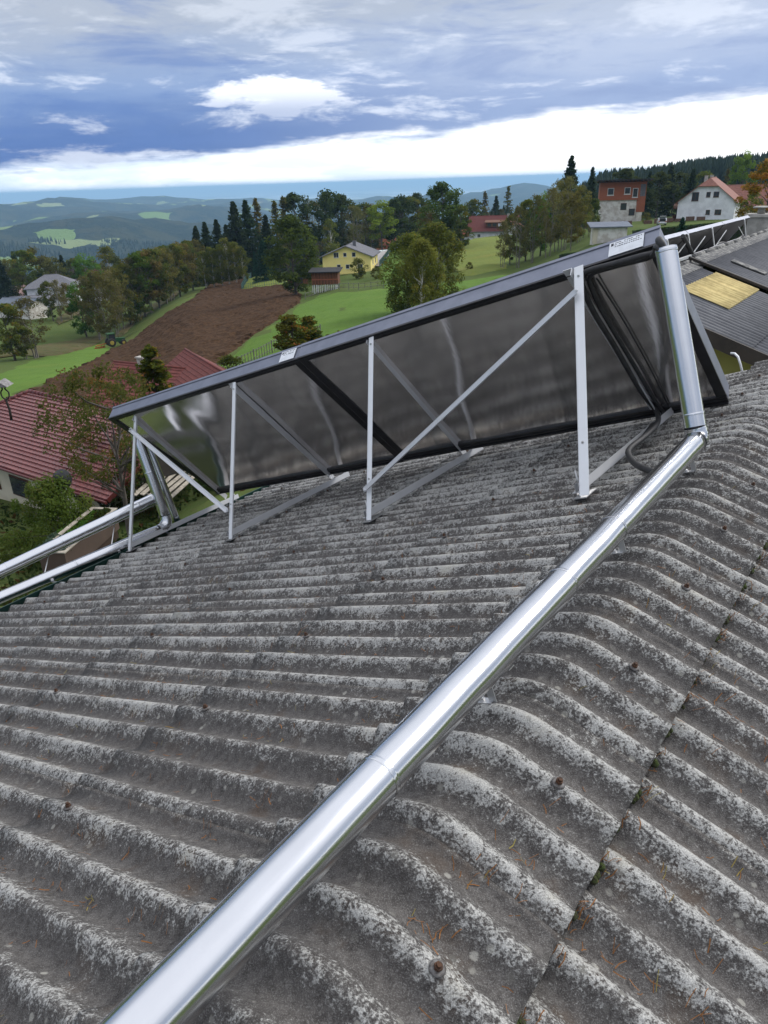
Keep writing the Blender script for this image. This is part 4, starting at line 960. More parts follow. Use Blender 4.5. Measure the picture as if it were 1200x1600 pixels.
# flat roofed small shed
x,y=38.4,127; sz=gz(x,y)
sh=thing('garden_shed','small pale shed with a flat blue grey roof below the timber house','shed',(x,y,sz+.3),rad(-8))
b=B(); b.box((-2.6,-2,-1),(2.6,2,1.9)); b.obj('wall',M['oldwhite'],sh); b=B(); b.box((-2.66,-2.05,-.5),(-2.0,-.5,1.9)); b.obj('side_panel',M['cream'],sh)
b=B(); b.prism([(-2.5,1.95),(2.5,2.45),(2.5,2.6),(-2.5,2.1)],-3.3,3.3,'x'); b.obj('roof',M['tin'],sh)
# far left houses
x,y=-110.5,262; z_=gz(x,y)
hous('white walled house with dark hipped roof left of the field row',(x-1,y,z_+2.5),rad(18),16,12,4.4,3.2,.8,M['white'],M['greyslate'],[('F',-4,2.2,1.4,1.4),('F',3,2.2,1.4,1.4)],hip=1.0,base=-6)
hous('lower white garage wing with grey lean to roof below the dark hipped roof',(x-3,y-13,z_+.2),rad(18),13,6,3.6,1.2,.4,M['white'],M['greyslate'],[('F',-2,1.5,1.5,1.5)],name='garage',cat='garage',base=-5)
x,y=-137,292
hous('small white cottage with pinkish roof at the far left',(x,y,gz(x,y)+1.0),rad(75),11,10,2.4,4.3,.6,M['white'],M['pinkroof'],[('A',-2,1.4,1.2,1.2),('A',2,1.4,1.2,1.2)],base=-4)
b=B(); 
hous('house with patchy brown roof and yellow gable at the far left',(-122,306,gz(-122,306)+4),rad(8),14,9,4,5.5,.6,M['white'],M['patchroof'],[('E',0,3,1.3,1.3)],gable=M['yellow'],chim=[(-5.5,0,.35,.7),(4.8,0,.3,.7)],base=-6)
x,y=-101,190
hous('low grey roofed barn at the left edge behind the tree pair',(-97,205,gz(-97,205)+1),rad(-20),11,7,2.4,1.6,.5,M['oldwhite'],M['tin'],[],name='barn',cat='barn')
x,y=-112,350
hous('distant white house with red roof behind the field row',(-117,330,gz(-117,330)+4.5),rad(20),12,9,4.5,5.2,.6,M['white'],M['redtile'],[('E',0,6,1,1)],chim=[(3,-1,.35,.8)],base=-5)
hous('far cottage with orange gable between the skyline trees',(4,330,gz(4,330)+.5),rad(20),10,8,3,3.4,.5,M['white'],M['orangetile'],[('F',2,1.5,1,1)])
hous('far building with a faint red roof left of the birch above the yellow house',(-9,345,gz(-9,345)),rad(0),16,8,2.6,2.4,.5,M['white'],M['orangetile'],[])
# near house with the dark red metal tile roof
AC=Vector((-13.17,31.89,-13.42)); AD=Vector((-.818,.575,0)); AN=Vector((.575,.818,0)); 
ha=thing('house','nearby house with dark red glazed tile roof, hipped at its left end','house',mat=frame(AC,AD,AN,Zv))
M['glazed']=pmat('dark_red_glazed_tiles',(.20,.062,.055),.34,0,(.13,.040,.036),4,5,bump=.15,spec=.6,contrast=(.3,.7))
M['glazed2']=pmat('dull_dark_red_flashing',(.12,.022,.020),.45,0,(.09,.02,.02),3)
wA,riseA,LA=5.07,2.33,18.8; SA=math.hypot(wA,riseA); nrow=21
UA=Vector((0,wA/SA,riseA/SA)); NA=Vector((0,-riseA/SA,wA/SA))
def tilerow(side,k,x0,x1,name='tile_row'):
    # one course of interlocking tiles with rolls; side 0 faces us, 1 is the far slope
    d=SA/nrow; nseg=max(4,int((x1-x0)/.30))*6; V=[];F=[]
    for j,(u,zz) in enumerate(((0,-.05),(0,.075),(d*1.02,.0))):
        for i in range(nseg+1):
            x=x0+(x1-x0)*i/nseg; ph=(x/.30)%1; roll=.022*max(0,math.cos((ph-.25)*2*math.pi))**1.5
            p=Vector((x,0,0))+UA*(k*d+u)+NA*(zz+(roll if j else 0))
            if side: p=Vector((p.x,2*wA-p.y,p.z))
            V.append(p)
    for j in range(2):
        for i in range(nseg): a=j*(nseg+1)+i; F.append((a,a+1,a+nseg+2,a+nseg+1) if not side else (a+nseg+1,a+nseg+2,a+1,a))
    return link(name,newmesh(name,V,F,M['glazed']),ha)
for k in range(nrow):
    hipx=LA-(k/nrow)*wA
    tilerow(0,k,-.0,hipx); tilerow(1,k,-.0,hipx)
b=B(); b.prism([(0.03,-.05),(2*wA-.03,-.05),(wA,riseA-.05)],.02,LA-wA,'x'); b.obj('roof_boards',M['darkwood'],ha)
b=B(); b.add([(LA,0,.03),(LA,2*wA,.03),(LA-wA,wA,riseA+.03)],[(0,1,2)]); b.add([(LA,0,-.05),(LA,2*wA,-.05),(LA-wA,wA,riseA-.05),(LA-wA,0,-.05),(LA-wA,2*wA,-.05)],[(0,1,2),(3,0,2),(1,4,2)]); b.obj('hip_roof',M['glazed'],ha)
def caps(p0,p1,nm,r=.13,step=.38):
    p0=Vector(p0);p1=Vector(p1);n=int((p1-p0).length/step)
    for i in range(n):
        a=p0.lerp(p1,i/n);c=p0.lerp(p1,(i+1.08)/n); b=B(); b.tube([a,c],[r*1.08,r*.94],10); b.obj(nm,M['glazed2'],ha)
caps((0,wA,riseA+.03),(LA-wA,wA,riseA+.03),'ridge_tile'); caps((LA-wA,wA,riseA+.03),(LA,0,.05),'hip_tile'); 
b=B(); 
b.bar((-.02,-.04,-.08),(LA,-.04,-.08),.05,.22); b.tube([(-.1,-.14,-.06),(LA,-.14,-.06)],.075,8); b.obj('gutter',M['glazed2'],ha)
b=B(); b.bar((-.05,0,-.02),(-.05,wA,riseA-.02),.07,.26); b.bar((-.05,2*wA,-.02),(-.05,wA,riseA-.02),.07,.26); b.obj('verge_board',M['glazed2'],ha)
b=B(); b.box((.9,.9,-4.6),(LA-.9,2*wA-.9,-.05)); b.prism([(.9,-.1),(2*wA-.9,-.1),(wA,riseA-.5)],.9,3,'x'); b.obj('wall',M['cream'],ha)
for cx,cz,w_,hh in ((9.4,-1.6,1.9,1.2),(12.6,-1.6,1.9,1.2),(3.4,-1.6,1.2,1.3)):
    b=B(); b.box((cx-w_/2,.84,cz-hh/2),(cx+w_/2,.9,cz+hh/2)); wn_=b.obj('window',M['brownframe'],ha); b=B(); b.box((cx-w_/2+.08,.80,cz-hh/2+.08),(cx+w_/2-.08,.838,cz+hh/2-.08)); b.obj('pane',M['pane'],wn_)
for px_ in(.5,2.7): 
    b=B(); b.box((px_-.08,.15,-3.6),(px_+.08,.31,-.15)); b.bar((px_,.23,-1.0),(px_,.85,-.2),.1,.1); b.bar((px_,.23,-1.0),(px_+.8,.23,-.2),.1,.1); b.obj('porch_post',M['darkwood'],ha)
# satellite dish
sd_=thing('satellite_dish','dark grey satellite dish on a thin pole at the red tiled eave','satellite dish',(-14.3,30.3,-13.1))
b=B(); V=[];
for j in range(7):
    r_=.46*j/6
    for i in range(20): a=2*math.pi*i/20; V.append((r_*math.cos(a)*.88,.10*(j/6)**2-.1,r_*math.sin(a)))
F=[(j*20+i,j*20+(i+1)%20,(j+1)*20+(i+1)%20,(j+1)*20+i) for j in range(6) for i in range(20)]
M['dishm']=pmat('dark_dish_enamel',(.03,.032,.036),.4,.1,(.05,.05,.055),4)
b.add(V,F,0,True); o=b.obj('dish',M['dishm'],sd_); o.location=(0,0,1.45); o.rotation_euler=(rad(-12),0,rad(25)); b=B(); b.tube([(0,.1,-1.2),(0,.1,1.4)],.03,8); b.obj('pole',M['alu'],sd_)
b=B(); b.tube([(0,-.05,1.1),(-.12,-.5,1.35)],.015,6); b.tube([(-.12,-.45,1.32),(-.13,-.56,1.4)],.04,8); b.obj('arm',M['zinc'],sd_)
# bird feeder like roofed ornament on twisted branch post
bf=thing('bird_house','shingled bird house on a forked branch post standing on the red hip','bird house',(-20.45,39.0,-10.95)); bf.scale=(.75,.75,.75)
M['shingle']=pl('grey_wood_shingles',(.26,.25,.24),(.14,.13,.13),scale=6)
b=B(); b.prism([(-.55,0),(.55,0),(0,.42)],-.55,.55,'y'); o=b.obj('roof',M['shingle'],bf); o.location=(0,0,2.0)
b=B(); b.tube([(0,0,-.6),(.05,0,.2),(-.03,.02,.7),(0,0,1.0)],[.10,.09,.075,.08],9)
for sg in(-1,1): b.tube(catmull([Vector(p) for p in((0,0,.95),(sg*.24,0,1.15),(sg*.28,.02,1.5),(sg*.10,0,1.75),(sg*.2,0,2.0))],5),.055,8)
b.obj('post',M['darkwood'],bf); b=B(); b.box((-.42,-.42,1.96),(.42,.42,2.0)); b.obj('floor_board',M['darkwood'],bf)
# second red roof and white gable behind it
c1=Vector((-16.38,59.8,-12.2));c2=Vector((-10.95,49.97,-12.2)); mid_=(c1+c2)/2; dd=(c2-c1); rz=math.atan2(dd.y,dd.x)
hous('house with brick red tiled roof behind the small conifer',(mid_.x+.6,mid_.y+.5,-15.0),rz,dd.length+.4,8,.0,2.65,.5,M['cream'],M['redtile'],[],tilecourse=.34,base=-3)
v0=Vector((-24.0,54.99,-15.1));v1=Vector((-21.9,60.4,-13.6))
hous('white gabled house half hidden behind the rust coloured tree',(-18.3,58.6,-16.8),rad(-32+5),7.5,8.6,1.2,2.5,.45,M['oldwhite'],M['redtile'],[('A',0,.3,1.0,1.0)],chim=[(-1,0,.32,.7)],tilecourse=.34,base=-3)
# tractor
M['tgreen']=pmat('green_tractor_paint',(.02,.10,.035),.4,.1,(.03,.08,.03),3); M['tyre']=pmat('muddy_tyre',(.03,.025,.022),.9); M['rim']=pmat('yellow_rim',(.5,.36,.05),.6); M['orange']=pmat('orange_plough_paint',(.42,.09,.02),.6,0,(.25,.07,.02),4)
tx,ty=-56.4,157.0; tr=thing('tractor','green tractor with orange plough at the edge of the ploughed field','tractor',(tx,ty,gz(tx,ty)+.35),rad(35))
b=B(); b.box((.1,-.45,.85),(2.3,.45,1.5)); b.prism([(.1,1.5),(2.2,1.5),(2.3,1.25),(2.3,1.5),(.1,1.68)],-.42,.42,'y'); b.box((-1.0,-.55,.7),(.3,.55,1.3)); b.obj('body',M['tgreen'],tr)
b=B(); b.prism([(-1.15,1.3),(.25,1.3),(.15,2.55),(-1.05,2.55)],-.7,.7,'y'); o=b.obj('cab',M['pane'],tr); b=B(); b.box((-1.25,-.78,2.55),(.35,.78,2.72)); b.obj('roof',M['tgreen'],tr)
b=B(); 
for sx,sy in((-1.12,-.7),(.18,-.7),(-1.12,.7),(.18,.7)): b.bar((sx,sy,1.3),(sx+.02,sy,2.56),.07,.07)
b.obj('cab_frame',M['tgreen'],tr)
for x_,r_,w_ in((-.75,.88,.5),(1.75,.62,.36)):
    for sy in(-1,1):
        b=B(); y0=sy*.62; b.tube([(x_,y0,r_),(x_,y0+sy*.05,r_),(x_,y0+sy*w_,r_),(x_,y0+sy*(w_+.04),r_)],[r_*.8,r_,r_,r_*.82],20)
        wv=b.obj('wheel',M['tyre'],tr); b=B(); b.tube([(x_,y0+sy*(w_+.02),r_),(x_,y0+sy*(w_+.06),r_)],[r_*.55,r_*.45],14); b.obj('rim',M['rim'],wv)
b=B(); b.tube([(1.1,.2,1.5),(1.1,.2,2.3)],.05,8); b.obj('exhaust',M['dark'],tr)
pw=thing('plough','orange mounted plough behind the green tractor','plough',(tx,ty,gz(tx,ty)+.35),rad(35)); b=B(); b.bar((-1.7,0,.75),(-4.2,-1.0,.7),.16,.16); 
b.obj('beam',M['orange'],pw)
for i in range(4): b=B(); c=(-2.1-.62*i,-.15-.26*i); b.bar((c[0],c[1],.75),(c[0]-.2,c[1],.1),.07,.1); b.prism([(c[0]-.5,.0),(c[0]+.1,.0),(c[0]-.1,.45),(c[0]-.5,.4)],c[1]-.12,c[1]-.04,'y'); b.obj('share',M['orange'],pw)
# car
cx,cy=63.2,171; car=thing('parked_car','silver white hatchback parked with its tailgate open toward us','car',(cx,cy,gz(cx,cy)+.05),rad(75))
M['carp']=pmat('silver_car_paint',(.55,.56,.58),.3,.4,(.5,.51,.53),3)
b=B(); b.prism([(-2.0,.35),(2.0,.35),(2.05,.75),(1.2,.95),(.6,1.45),(-1.3,1.5),(-1.9,1.0),(-2.05,.6)],-.85,.85,'y'); b.obj('body',M['carp'],car)
b=B(); b.prism([(1.12,.97),(.58,1.38),(-1.2,1.42),(-1.65,1.0)],-.86,.86,'y'); b.obj('side_glass',M['pane'],car); b=B(); b.box((-1.98,-.65,.65),(-1.5,.65,1.35)); b.obj('boot_opening',M['dark'],car)
b=B(); b.bar((-1.3,0,1.5),(-2.2,0,1.95),1.3,.06,(0,0,1)); b.obj('tailgate',M['carp'],car)
for x_ in(-1.25,1.3):
    for sy in(-1,1): b=B(); b.tube([(x_,sy*.66,.33),(x_,sy*.88,.33)],.33,16); wv=b.obj('wheel',M['tyre'],car); b=B(); b.tube([(x_,sy*.88,.33),(x_,sy*.90,.33)],.2,12); b.obj('rim',M['alu'],wv)
for sy in(-.7,.7): b=B(); b.box((-2.07,sy-.12,.7),(-1.98,sy+.12,.95)); b.obj('tail_light',M['orange'],car)
M['wallbrown']=pl('brown_stone_wall',(.15,.085,.06),(.09,.055,.04),scale=3)
# garden wall/terrace in front of dark wood
b=B()
for i in range(12): 
    x_=52+i*2.1; y_=192-i*1.0
    if i not in(5,): b.box((x_,y_,gz(x_,y_)-.5),(x_+1.9,y_+.4,gz(x_,y_)+random.uniform(.7,1.1)))
tag(b.obj('garden_wall',M['wallbrown']),'low brown red garden wall along the lawn before the dark wood','wall')
# fences
M['fencegreen']=pmat('green_wire_fence',(.08,.16,.15),.6,.2); M['greywood']=pl('weathered_fence_wood',(.20,.19,.17),(.12,.11,.10),scale=5)
def fence(pts,H,mat,label,step=2.5,rails=(.3,.9),pick=0,tk=.05):
    f=thing('fence',label,'fence',(pts[0][0],pts[0][1],gz(*pts[0])+.2)); o0=f.location.copy()
    P_=[]
    for a,c in zip(pts,pts[1:]):
        n=max(1,int(math.dist(a,c)/step))
        for i in range(n): x_=a[0]+(c[0]-a[0])*i/n;y_=a[1]+(c[1]-a[1])*i/n; P_.append(Vector((x_,y_,gz(x_,y_)+.0012*math.hypot(x_,y_))))
    P_.append(Vector((pts[-1][0],pts[-1][1],gz(*pts[-1])+.2)))
    pm=B(); pm.box((-tk,-tk,-.4),(tk,tk,H+.08)); pm=pm.mesh('post',mat)
    for p in P_: link('post',pm,f,p-o0)
    b=B()
    for a,c in zip(P_,P_[1:]):
        for r_ in rails: b.bar(a-o0+Zv*H*r_,c-o0+Zv*H*r_,tk*.8,tk*1.2)
        if pick:
            n=int((c-a).length/pick)
            for i in range(1,n): q_=a.lerp(c,i/n)-o0; b.box((q_.x-.025,q_.y-.02,q_.z+.05),(q_.x+.04,q_.y+.02,q_.z+H))
    b.obj('rail',mat,f)
L_=POLY['lawn']
fence([L_[0],L_[4],L_[3],L_[2]],1.5,M['fencegreen'],'blue green wire fence round the small lawn',pick=.6)
fence([(-13.4,141),(-9,146.5),(-3.3,139.5),(1.3,137),(6,136)],1.1,M['greywood'],'grey wooden rail fence in front of the yellow house',pick=1.2)
fence([(.9,181.5),(2.6,200),(5.6,235),(9,290),(12,360)],1.6,M['fencegreen'],'green mesh fence along the right side of the driveway',pick=.8)
fence([(-18.5,62),(-16,66),(-12,70),(-9,74),(-6,77)],1.2,M['greywood'],'dark picket fence at the garden below the meadow',pick=.35,step=2)
M['plast']=pl('pale_greenhouse_film',(.62,.68,.66))
g_=thing('greenhouse','long low white greenhouse tunnel behind the yellow house','greenhouse',(-4.0,262,gz(-4,262)),rad(25))
b=B(); b.prism([(1.6*math.cos(a),1.9*math.sin(a)) for a in [math.pi*i/8 for i in range(9)]],-9,9,'x'); b.obj('tunnel',M['plast'],g_)
b=B()
for i in range(10): b.tube([(-9+i*2,1.66*math.cos(a),1.96*math.sin(a)) for a in [math.pi*k/8 for k in range(9)]],.05,6)
b.obj('hoop',M['greywood'],g_)
# raised bed and planks near the house below
M['soil2']=pmat('dark_bed_soil',(.05,.03,.02),1); M['bedwood']=pl('pale_weathered_board',(.40,.36,.29),(.25,.22,.18),scale=5); M['bedside']=pl('brown_board_side',(.09,.06,.045))
def px_bed():
    a=Vector((-12.75,25.75,0)); c=Vector((-12.05,29.95,0)); d=(c-a).normalized(); n_=Vector((-d.y,d.x,0)); z0=-13.05; L=(c-a).length; Wd=1.15
    t=thing('raised_bed','long raised vegetable bed with pale board rim beside the red roofed house','raised bed',mat=frame(Vector((a.x,a.y,z0)),d,n_,Zv))
    for lo,hi,nm in(((0,0,-.95),(L,.08,0),'side_board'),((0,Wd-.08,-.95),(L,Wd,0),'side_board'),((0,.08,-.95),(.08,Wd-.08,0),'end_board'),((L-.08,.08,-.95),(L,Wd-.08,0),'end_board')):
        b=B(); b.box(lo,hi); b.obj(nm,M['bedside'],t)
    for lo,hi in(((-.05,-.06,0),(L+.05,.12,.05)),((-.05,Wd-.12,0),(L+.05,Wd+.06,.05)),((-.05,.12,0),(.12,Wd-.12,.05)),((L-.12,.12,0),(L+.05,Wd-.12,.05))):
        b=B(); b.box(lo,hi); b.obj('rim_board',M['bedwood'],t)
    b=B(); b.box((.08,.08,-1.5),(L-.08,Wd-.08,-.12)); b.obj('soil',M['soil2'],t)
    return a,d,n_,z0,L,Wd
BED=px_bed()
pk=thing('plank_pile','pale boards lying on trestles in the garden beyond the eave','planks',mat=Matrix.Translation((-11.3,34.6,-13.5))@Matrix.Rotation(rad(80),4,'Z')@Matrix.Rotation(rad(16),4,'X'))
pm=B(); pm.box((-2.3,-.10,0),(2.3,.10,.05)); pm=pm.mesh('plank',M['bedwood'])
for i in range(9): o=link('plank',pm,pk,(random.uniform(-.4,.4)+(i>5)*1.2,-1.2+i*.30,random.uniform(0,.06))); o.rotation_euler=(random.uniform(-.05,.05),0,random.uniform(-.05,.05))
b=B()
for x_ in(-1.8,1.8): b.box((x_-.05,-1,-.12),(x_+.05,1.2,-.0)); b.box((x_-.05,-.9,-1.5),(x_+.05,-.8,-.12)); b.box((x_-.05,1.0,-1.5),(x_+.05,1.1,-.12))
b.obj('trestle',M['greywood'],pk)
# stones on the garden lawn
for i,(x_,y_,s_) in enumerate(((-17.9,29.6,.32),(-18.6,30.2,.25))):
    bm=bmesh.new(); bmesh.ops.create_icosphere(bm,subdivisions=2,radius=s_)
    for v in bm.verts: v.co*=1+.22*noise.noise(v.co*3+Vector((i*7,0,0))); v.co.z*=.55
    me=bpy.data.meshes.new('garden_stone'); bm.to_mesh(me); bm.free(); me.materials.append(M['concrete']); tag(link('garden_stone',me,None,(x_,y_,gz(x_,y_)+s_*.25)),['larger pale garden stone left of the raised bed','smaller pale garden stone at the left photo edge'][i],'stone')
# clipped hedge
M['hedge']=leafmat('clipped_hedge_leaves',(.018,.045,.012),(.035,.07,.02),None,.2,0,0)
# ------------------------------------------------------------------ vegetation
def leafmesh(name,P,size,mat,nrm=None,elong=1.5,jitter=.5,droop=0,tone=None):
    n=len(P); P=np.asarray(P,float)
    R=RNG.normal(size=(n,3))
    if nrm is not None: R=R*jitter+nrm
    R/=np.linalg.norm(R,axis=1)[:,None]+1e-9
    U=RNG.normal(size=(n,3))
    if droop: U=U*.35+np.array([0,0,-droop])
    U-= (U*R).sum(1)[:,None]*R; U/=np.linalg.norm(U,axis=1)[:,None]+1e-9
    Vv=np.cross(R,U)
    s=(size*RNG.uniform(.55,1.25,n))[:,None]
    A=U*s*elong*.5;Bv=Vv*s*.5
    co=np.empty((n,4,3)); co[:,0]=P-A; co[:,1]=P+Bv*1.0+A*.1; co[:,2]=P+A; co[:,3]=P-Bv*1.0-A*.1
    me=bpy.data.meshes.new(name); me.vertices.add(n*4); me.vertices.foreach_set('co',co.reshape(-1))
    me.loops.add(n*4); me.loops.foreach_set('vertex_index',np.arange(n*4)); me.polygons.add(n); me.polygons.foreach_set('loop_start',np.arange(0,n*4,4))
    me.materials.append(mat); me.update(); me.validate()
    at=me.attributes.new('tone','FLOAT','POINT'); at.data.foreach_set('value',np.repeat(RNG.uniform(0,1,n) if tone is None else np.clip(tone*.7+RNG.uniform(0,.4,n)-.05,0,1),4)); return me
LM={}
LM['spruce']=leafmat('spruce_needles',(0.011,0.022,0.009),(0.053,0.081,0.032)); LM['blue']=leafmat('blue_green_needles',(0.011,0.035,0.024),(0.045,0.112,0.072))
LM['pine']=leafmat('pine_needles_green',(0.022,0.037,0.008),(0.085,0.111,0.028)); LM['larch']=leafmat('autumn_larch_needles',(0.054,0.057,0.011),(0.173,0.151,0.032))
LM['olive']=leafmat('olive_leaves',(0.039,0.057,0.008),(0.142,0.172,0.028),(0.190,0.137,0.021)); LM['green']=leafmat('fresh_green_leaves',(0.038,0.081,0.008),(0.142,0.248,0.028))
LM['brown']=leafmat('russet_leaves',(0.076,0.076,0.020),(0.203,0.172,0.042),(0.138,0.158,0.029),.45,.25,.03); LM['bare']=leafmat('sparse_grey_brown_twigs',(0.079,0.076,0.027),(0.203,0.187,0.063),(0.138,0.171,0.032))
LM['birch']=leafmat('yellow_green_birch_leaves',(0.071,0.089,0.014),(0.213,0.226,0.038),(0.241,0.174,0.027)); LM['lime']=leafmat('lime_green_leaves',(0.097,0.148,0.015),(0.263,0.353,0.038))
LM['ash']=leafmat('dark_olive_ash_leaves',(0.037,0.059,0.011),(0.132,0.183,0.035)); LM['thuja']=leafmat('rusty_thuja_sprays',(0.032,0.057,0.007),(0.151,0.151,0.019),(0.293,0.137,0.021)); LM['autumn']=leafmat('orange_green_leaves',(0.108,0.114,0.014),(0.405,0.236,0.032),(0.345,0.164,0.021))
LM['shrub']=leafmat('garden_shrub_leaves',(0.052,0.072,0.012),(0.162,0.162,0.033)); LM['rusttree']=leafmat('rusty_and_green_small_leaves',(.060,.080,.018),(.125,.125,.032),(.19,.10,.03))
LM['cabbage']=leafmat('blue_green_cabbage_leaves',(.05,.09,.06),(.10,.14,.09)); LM['salad']=leafmat('bright_salad_leaves',(.06,.13,.02),(.11,.19,.03)); LM['willowshrub']=leafmat('fine_willow_leaves',(.075,.12,.02),(.12,.16,.03),(.14,.14,.04)); LM['garden']=leafmat('garden_perennial_leaves',(.030,.052,.012),(.060,.085,.022),(.10,.045,.02))
M['bark']=pl('grey_brown_bark',(.10,.085,.07),(.055,.045,.038),scale=4,bump=.6,bscale=14); M['barkbirch']=pl('white_birch_bark',(.50,.48,.44),(.16,.14,.12),scale=3,contrast=(.5,.7)); M['barkpale']=pl('pale_grey_bark',(.22,.20,.175),(.11,.095,.08),scale=4)
def rr(a,b): return random.uniform(a,b)
def broad(seed,mat,wd=.36,n=3800,size=.020,z0=.14,clumps=60,cr=.10,open_=0,bark='bark',droop=0,stems=1,shape=0):
    random.seed(seed); C=[];b=B()
    for _ in range(clumps):
        for _t in range(40):
            u=rr(0,1); z=z0+(1-z0)*u
            if shape==0: w_=math.sin(math.pi*min(1,.12+u*.86))**.65
            elif shape==1: w_=(1-u)**.55*(.45+.55*min(1,u*5))     # conical / oval low
            else: w_=.55+.45*math.sin(math.pi*u) if u<.85 else (1-u)/.15*.8
            r_=wd*w_*math.sqrt(rr(.05,1)); a=rr(0,6.28)
            x,y=r_*math.cos(a),r_*math.sin(a)
            lump=noise.noise(Vector((x*5+seed,y*5,z*5)))
            if lump>-.22+open_: break
        C.append((x,y,min(z,.97)))
    pts=[];nr=[];tn=[]
    per=n//clumps
    for x,y,z in C:
        r_=cr*rr(.55,1.25); P=RNG.normal(size=(per,3)); L_=np.linalg.norm(P,axis=1)[:,None]; P=P/L_*(RNG.uniform(.25,1,(per,1))**.6)*r_*np.array([1,1,.75 if not droop else 1.6])
        c=np.array([x,y,z- (r_*.6 if droop else 0)]); pts.append(P+c); nr.append(P/(r_)+np.array([0,0,.25])+np.array([x,y,0])*.6); tn.append(np.full(per,random.random()))
    P=np.concatenate(pts); N=np.concatenate(nr); k=P[:,2]>z0*.55; P=P[k];N=N[k];TN=np.concatenate(tn)[k]
    crown=leafmesh('crown',P,np.float64(size),mat,N,1.5,.55,droop,TN)
    for s_ in range(stems):
        ox,oy=(0,0) if stems==1 else (rr(-.10,.10),rr(-.10,.10)); lean=(rr(-.03,.03)+ox*.8,rr(-.03,.03)+oy*.8)
        th_=.80; tp=[(ox*.5+lean[0]*t,oy*.5+lean[1]*t,-.03+th_*t) for t in (0,.15,.3,.5,.7,1)]
        r0=.017 if stems==1 else .009; b.tube([(p[0]+rr(-.006,.006),p[1]+rr(-.006,.006),p[2]) for p in tp],[r0*1.35,r0,r0*.85,r0*.65,r0*.45,r0*.15],7,cap=False)
        for c in random.sample(C,min(len(C),22 if stems==1 else 8)):
            z_=max(z0*.7,c[2]-rr(.12,.3)); t=min(1,(z_+.03)/th_); p0=(ox*.5+lean[0]*t,oy*.5+lean[1]*t,z_)
            m_=((p0[0]+c[0])/2+rr(-.02,.02),(p0[1]+c[1])/2+rr(-.02,.02),(p0[2]+c[2])/2-.01); b.tube([p0,m_,c],[.006 if stems==1 else .004,.0035,.001],5,cap=False)
    return b.mesh('trunk',M[bark]),crown
def conifer(seed,mat,wd=.17,tiers=22,per=12,n=3600,size=.020,z0=.06,bark='bark',sharp=1.0,ragged=.25):
    random.seed(seed); P=[];N=[];TN=[];b=B(); b.tube([(0,0,-.03),(0,0,.3),(0,0,.7),(0,0,.985)],[.016,.012,.006,.0012],7,cap=False)
    nb=tiers*per; k=max(4,n//nb)
    for i in range(tiers):
        u=(i+rr(-.2,.2))/tiers; z_=z0+(1-z0)*u
        for j in range(per):
            z=z_+rr(-.6,.6)/tiers*(1-z0)
            L_=wd*((1-u)**sharp)*(1-ragged+ragged*2*random.random())+.003; a=rr(0,6.28); dr=-.28-.25*random.random()
            d=np.array([math.cos(a),math.sin(a),dr*(1-u)]); s=RNG.uniform(.12,1,(k,1)); side=np.array([-math.sin(a),math.cos(a),0])
            q_=np.array([0,0,z])+d*L_*s+side*RNG.normal(0,.10,(k,1))*L_*(s*.9+.15)+RNG.normal(0,.007,(k,3)); q_[:,2]+=L_*.16*s[:,0]**2
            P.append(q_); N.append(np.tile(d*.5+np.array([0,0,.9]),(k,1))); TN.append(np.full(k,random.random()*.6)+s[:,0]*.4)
            if j%2==0: b.tube([(0,0,z),tuple(np.array([0,0,z])+d*L_*.85)],[.0025,.0006],4,cap=False)
    P.append(np.c_[RNG.normal(0,.003,(20,2)),RNG.uniform(.95,1.0,20)]);N.append(RNG.normal(size=(20,3)));TN.append(np.full(20,.5))
    return b.mesh('trunk',M[bark]),leafmesh('crown',np.concatenate(P),np.float64(size),mat,np.concatenate(N),1.9,.55,0,np.concatenate(TN))
PROT={}
def proto(kind,*ms): PROT.setdefault(kind,[]).append(ms[0])
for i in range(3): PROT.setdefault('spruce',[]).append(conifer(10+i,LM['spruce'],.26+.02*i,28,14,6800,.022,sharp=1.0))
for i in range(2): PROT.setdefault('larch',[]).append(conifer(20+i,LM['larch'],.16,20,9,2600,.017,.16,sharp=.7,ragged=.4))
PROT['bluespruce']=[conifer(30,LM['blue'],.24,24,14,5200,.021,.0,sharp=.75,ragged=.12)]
for i in range(3): PROT.setdefault('pine',[]).append(broad(40+i,LM['pine'],.26,4200,.024,.26,40,.09,.05,shape=2))
for i in range(3): PROT.setdefault('olive',[]).append(broad(50+i,LM['olive'],.33,5200,.024,.12,60,.085,0))
for i in range(2): PROT.setdefault('green',[]).append(broad(60+i,LM['green'],.32,5200,.024,.12,60,.085,.02))
for i in range(3): PROT.setdefault('brown',[]).append(broad(70+i,LM['brown'],.31,5200,.021,.18,70,.09,.05,bark='barkpale',stems=2))
for i in range(4): PROT.setdefault('bare',[]).append(broad(80+i,LM['bare'],.26,2800,.0165,.22,80,.075,.1,bark='barkpale',stems=3))
for i in range(3): PROT.setdefault('birch',[]).append(broad(90+i,LM['birch'],.24,4200,.021,.14,56,.085,.02,bark='barkbirch'))
PROT['lime']=[broad(95,LM['lime'],.26,3800,.021,.3,44,.095,0)]
for i in range(2): PROT.setdefault('ash',[]).append(broad(97+i,LM['ash'],.30,8000,.022,.08,100,.085,0,shape=2))
PROT['autumn']=[broad(99,LM['autumn'],.27,5200,.020,.08,70,.08,.04),broad(100,LM['birch'],.27,5200,.020,.08,70,.08,.02)]
for i in range(3): PROT.setdefault('willow',[]).append(broad(101+i,LM['birch'],.25,13000,.0145,.08,120,.065,.03,bark='barkbirch',droop=2.2,shape=0))
PROT['thuja']=[broad(105,LM['thuja'],.30,5200,.028,.0,80,.085,0,shape=1),broad(106,LM['thuja'],.28,5200,.028,.0,80,.085,0,shape=1)]
